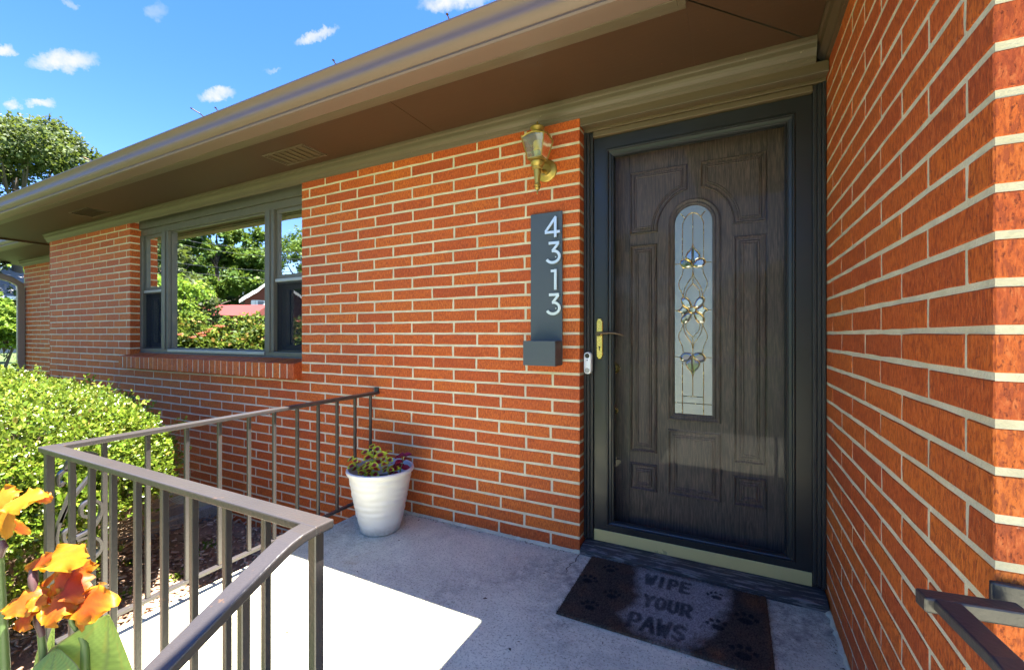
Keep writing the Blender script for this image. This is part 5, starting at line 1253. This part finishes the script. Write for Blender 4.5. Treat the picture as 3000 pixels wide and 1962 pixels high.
for i, (x, y, H, R, lb) in enumerate(((-7, -40, 11, 5.5, 'round street tree mirrored at the left of the door glass'), (3.5, -52, 8.5, 5, 'far street tree mirrored in the middle of the door glass'), (13, -44, 9.5, 5, 'street tree mirrored at the right of the door glass'), (-18, -48, 12, 6, 'big street tree beyond the road behind the porch'), (24, -55, 12, 6, 'big street tree far to the right beyond the road'))):
    make_tree('street_tree', lb, 'trees across the street', (x, y, gz(x, y)), H, R, 80 + i, 'oakleaf', 8000, .45, cb=.10, trunk_r=.35)
# roses and shrubs seen in the window
rr = random.Random(14)
def rose_bush(px, dist, H, R, seed, label, mat, nleaf, heads):
    x, y = at(px, dist, True); z = gz(x, y); t_ = make_tree('rose_bush', label, 'rose bushes mirrored in the window', (x, y, z), H, R, seed, mat, nleaf, .075, cb=.12, trunk_r=.03, cat='rose bush')
    for (hx, hy) in heads:
        d = view_dir(hx, hy); dd_ = dist - R * .75; c = Vector((CAM.x, .236 + 2.083, CAM.z)) + Vector((d.x, -d.y, d.z)) * dd_; q = random.Random(int(hx)); m0_ = MB()
        for k in range(9):
            a = k * 2.4; r1 = .014 + .005 * k; dv = Vector((math.cos(a), math.sin(a), .35)); m0_.add([c + Vector((0, 0, -.01)), c + dv * r1 + Vector((-dv.y, dv.x, 0)) * r1 * .7, c + dv * r1 * 1.5 + Vector((0, 0, .01)), c + dv * r1 + Vector((dv.y, -dv.x, 0)) * r1 * .7], [(0, 1, 2, 3)])
        m0_.build('rose', 'rose_pink', t_)
S6 = lambda x, y: (480 + x * .2761, 620 + y * .2761)
rose_bush(520, 8.4, 2.0, .80, 71, 'pink rose bush mirrored low at the left of the picture window', 'rose_leaf', 7000, [S6(165, 1310), S6(305, 1340)])
rose_bush(595, 8.6, 1.85, .80, 72, 'pink rose bush mirrored left of centre in the window', 'rose_leaf', 7000, [S6(380, 1300), S6(405, 1325), S6(465, 1283), S6(485, 1255)])
rose_bush(672, 8.8, 1.95, .85, 73, 'pink rose bush mirrored right of centre in the window', 'rose_leaf', 7000, [S6(560, 1220), S6(612, 1225)])
rose_bush(755, 8.8, 2.05, .85, 74, 'dark leafy rose bush mirrored at the right of the picture window', 'rose_leaf', 7000, [])
rose_bush(850, 8.8, 1.9, .85, 75, 'rose bush with one red bloom mirrored in the right sash', 'rose_leaf', 6000, [(862, 942)])
tree_at(505, 10.5, 3.0, 1.2, 76, 'lime_leaf', 7000, .10, 'yellow_shrub', 'yellow-green shrub mirrored above the roses at the window left', True, cb=.10, trunk_r=.05, cat='shrub')
tree_at(440, 11.5, 2.6, 1.2, 77, 'lime_leaf', 6000, .10, 'yellow_shrub', 'yellow-green shrub mirrored in the left-hand sash', True, cb=.10, trunk_r=.05, cat='shrub')

# ------------------------------------------------------------------ neighbouring buildings
def rot_pts(c, ang, pts):
    ca, sa = math.cos(ang), math.sin(ang); return [(c[0] + x * ca - y * sa, c[1] + x * sa + y * ca, c[2] + z) for x, y, z in pts]
BX = [(0, 3, 2, 1), (4, 5, 6, 7), (0, 1, 5, 4), (1, 2, 6, 5), (2, 3, 7, 6), (3, 0, 4, 7)]
def rbox(mb_, c, ang, x0, x1, y0, y1, z0, z1): return mb_.add(rot_pts(c, ang, [(x0, y0, z0), (x1, y0, z0), (x1, y1, z0), (x0, y1, z0), (x0, y0, z1), (x1, y0, z1), (x1, y1, z1), (x0, y1, z1)]), BX)
# grey-roofed bungalow at the left
hx, hy = at(-190, 24); c = (hx, hy, gz(hx, hy)); t = thing('neighbour_house', 'pale bungalow with a light grey hipped roof at the left edge', 'house', c); a0 = math.radians(8)
rbox(MB(), c, a0, -7, 6.2, -3.5, 3.5, -.5, 2.7).build('wall', 'cream_wall', t)
m0 = MB(); e = .6; m0.add(rot_pts(c, a0, [(-7 - e, -3.5 - e, 2.65), (6.2 + e, -3.5 - e, 2.65), (6.2 + e, 3.5 + e, 2.65), (-7 - e, 3.5 + e, 2.65), (-3.5, 0, 5.2), (2.7, 0, 5.2)]), [(0, 1, 5, 4), (1, 2, 5), (2, 3, 4, 5), (3, 0, 4), (0, 3, 2, 1)]); m0.build('roof', 'shingle', t)
m0 = MB(); rbox(m0, c, a0, -7 - e, 6.2 + e, -3.5 - e - .03, -3.5 - e - .002, 2.5, 2.66); rbox(m0, c, a0, 6.2 + e + .002, 6.2 + e + .03, -3.5 - e, 3.5 + e, 2.5, 2.66); m0.build('fascia', 'siding', t)
for x in (-5, -1.5, 3):
    m0 = MB(); rbox(m0, c, a0, x, x + 1.3, -3.56, -3.505, .9, 2.2); wn = m0.build('window', 'siding', t); m0 = MB(); rbox(m0, c, a0, x + .1, x + 1.2, -3.58, -3.565, 1.0, 2.1); m0.build('pane', 'black_plastic', wn)
# red shed
hx, hy = at(668, 30, True); c = (hx, hy, gz(hx, hy)); ang = math.atan2(at(740, 30, True)[1] - at(600, 30, True)[1], at(740, 30, True)[0] - at(600, 30, True)[0])
base = 1.15
t = thing('red_shed', 'long low red metal shed mirrored in the picture window', 'shed', c)
rbox(MB(), c, ang, -2.6, 2.4, -1.5, 1.5, -.3, base + .95).build('wall', 'red_metal', t)
for k in range(8):
    m0 = MB(); rbox(m0, c, ang, -2.62, 2.42, -1.54, -1.505, .25 + k * .22, .25 + k * .22 + .19); m0.build('siding_board', 'red_metal', t); m0 = MB(); rbox(m0, c, ang, -2.62, 2.42, 1.505, 1.54, .25 + k * .22, .25 + k * .22 + .19); m0.build('siding_board', 'red_metal', t)
m0 = MB(); m0.add(rot_pts(c, ang, [(-2.9, -1.8, base + .95), (2.7, -1.8, base + .95), (2.7, 0, base + 1.75), (-2.9, 0, base + 1.75), (2.7, 1.8, base + .95), (-2.9, 1.8, base + .95)]), [(0, 1, 2, 3), (3, 2, 4, 5), (0, 3, 5), (1, 4, 2)]); MAT['red_roof'] = simple('sunny_red_roof', (.20, .040, .026), .4, 0, .08, 2); m0.build('roof', 'red_roof', t)
# gabled brick house
hx, hy = at(806, 50, True); z0 = gz(hx, hy); c = (hx, hy, z0); ra = view_dir(806, 981); ang = math.atan2(-ra.x, -ra.y) + math.pi
zoff = 1.081 + 46 * .080 - z0        # eave height on its rise
t = thing('gabled_house', 'red brick house with a white-trimmed gable mirrored in the window', 'house', c)
m0 = MB(); HW = 2.7
m0.add(rot_pts(c, ang, [(-HW, -4, -.5), (HW, -4, -.5), (HW, -4, zoff), (0, -4, zoff + 2.1), (-HW, -4, zoff), (-HW, 4, -.5), (HW, 4, -.5), (HW, 4, zoff), (0, 4, zoff + 2.1), (-HW, 4, zoff)]), [(0, 1, 2, 3, 4), (9, 8, 7, 6, 5), (0, 4, 9, 5), (1, 6, 7, 2)]); m0.build('wall', 'far_brick', t)
m0 = MB(); q = .45
for s in (-1, 1): m0.add(rot_pts(c, ang, [(s * (HW + q), -4.4, zoff - .35), (0, -4.4, zoff + 2.2), (0, 4.4, zoff + 2.2), (s * (HW + q), 4.4, zoff - .35)] + [(s * (HW + q), -4.4, zoff - .10), (0, -4.4, zoff + 2.45), (0, 4.4, zoff + 2.45), (s * (HW + q), 4.4, zoff - .10)]), BX)
m0.build('roof', 'shingle', t)
m0 = MB()
for yy in (-4.45, 4.41):
    for s in (-1, 1): m0.add(rot_pts(c, ang, [(s * (HW + q + .05), yy, zoff - .42), (0, yy, zoff + 2.15), (0, yy + .04, zoff + 2.15), (s * (HW + q + .05), yy + .04, zoff - .42), (s * (HW + q + .05), yy, zoff - .08), (0, yy, zoff + 2.5), (0, yy + .04, zoff + 2.5), (s * (HW + q + .05), yy + .04, zoff - .08)]), BX)
m0.build('verge_board', 'siding', t)
for yy in (-4.06, 4.02):
    m0 = MB(); rbox(m0, c, ang, -1.85, -.85, yy, yy + .04, zoff - 1.0, zoff - .05); wn = m0.build('window', 'siding', t)
    m0 = MB(); rbox(m0, c, ang, -1.65, -1.05, yy - .012, yy + .052, zoff - .92, zoff - .13); m0.build('pane', 'curtain', wn)
    for xx in (-2.25, -.83): m0 = MB(); rbox(m0, c, ang, xx, xx + .38, yy - .01, yy + .05, zoff - 1.0, zoff - .05); m0.build('shutter', 'siding', wn)
# overhead lines along the street side, on two poles
def mpt(px, py, dist): d = view_dir(px, py); return Vector((CAM.x, .236 + 2.083, CAM.z)) + Vector((d.x, -d.y, d.z)) * dist
for k, ((ax_, ay_), (bx_, by_), nm) in enumerate(((S6(140, 290), S6(1090, 410), 'topmost'), (S6(130, 345), S6(1090, 480), 'second'), (S6(80, 535), S6(1090, 630), 'third'), (S6(80, 618), S6(1090, 718), 'lowest'))):
    a, b = mpt(ax_, ay_, 20 + k * .3), mpt(bx_, by_, 15 + k * .3); d = b - a; m0 = MB(); pa, pb = a - d * .9, b + d * .9; L_ = (pb - pa).length
    m0.tube([pa.lerp(pb, i / 14) + Vector((0, 0, .35 * ((2 * i / 14 - 1) ** 2 - .12))) for i in range(15)], .008, 5)
    o = m0.build('power_line', 'cable'); tag(o, nm + ' of four overhead cables mirrored in the picture window', 'cable', 'overhead cables')
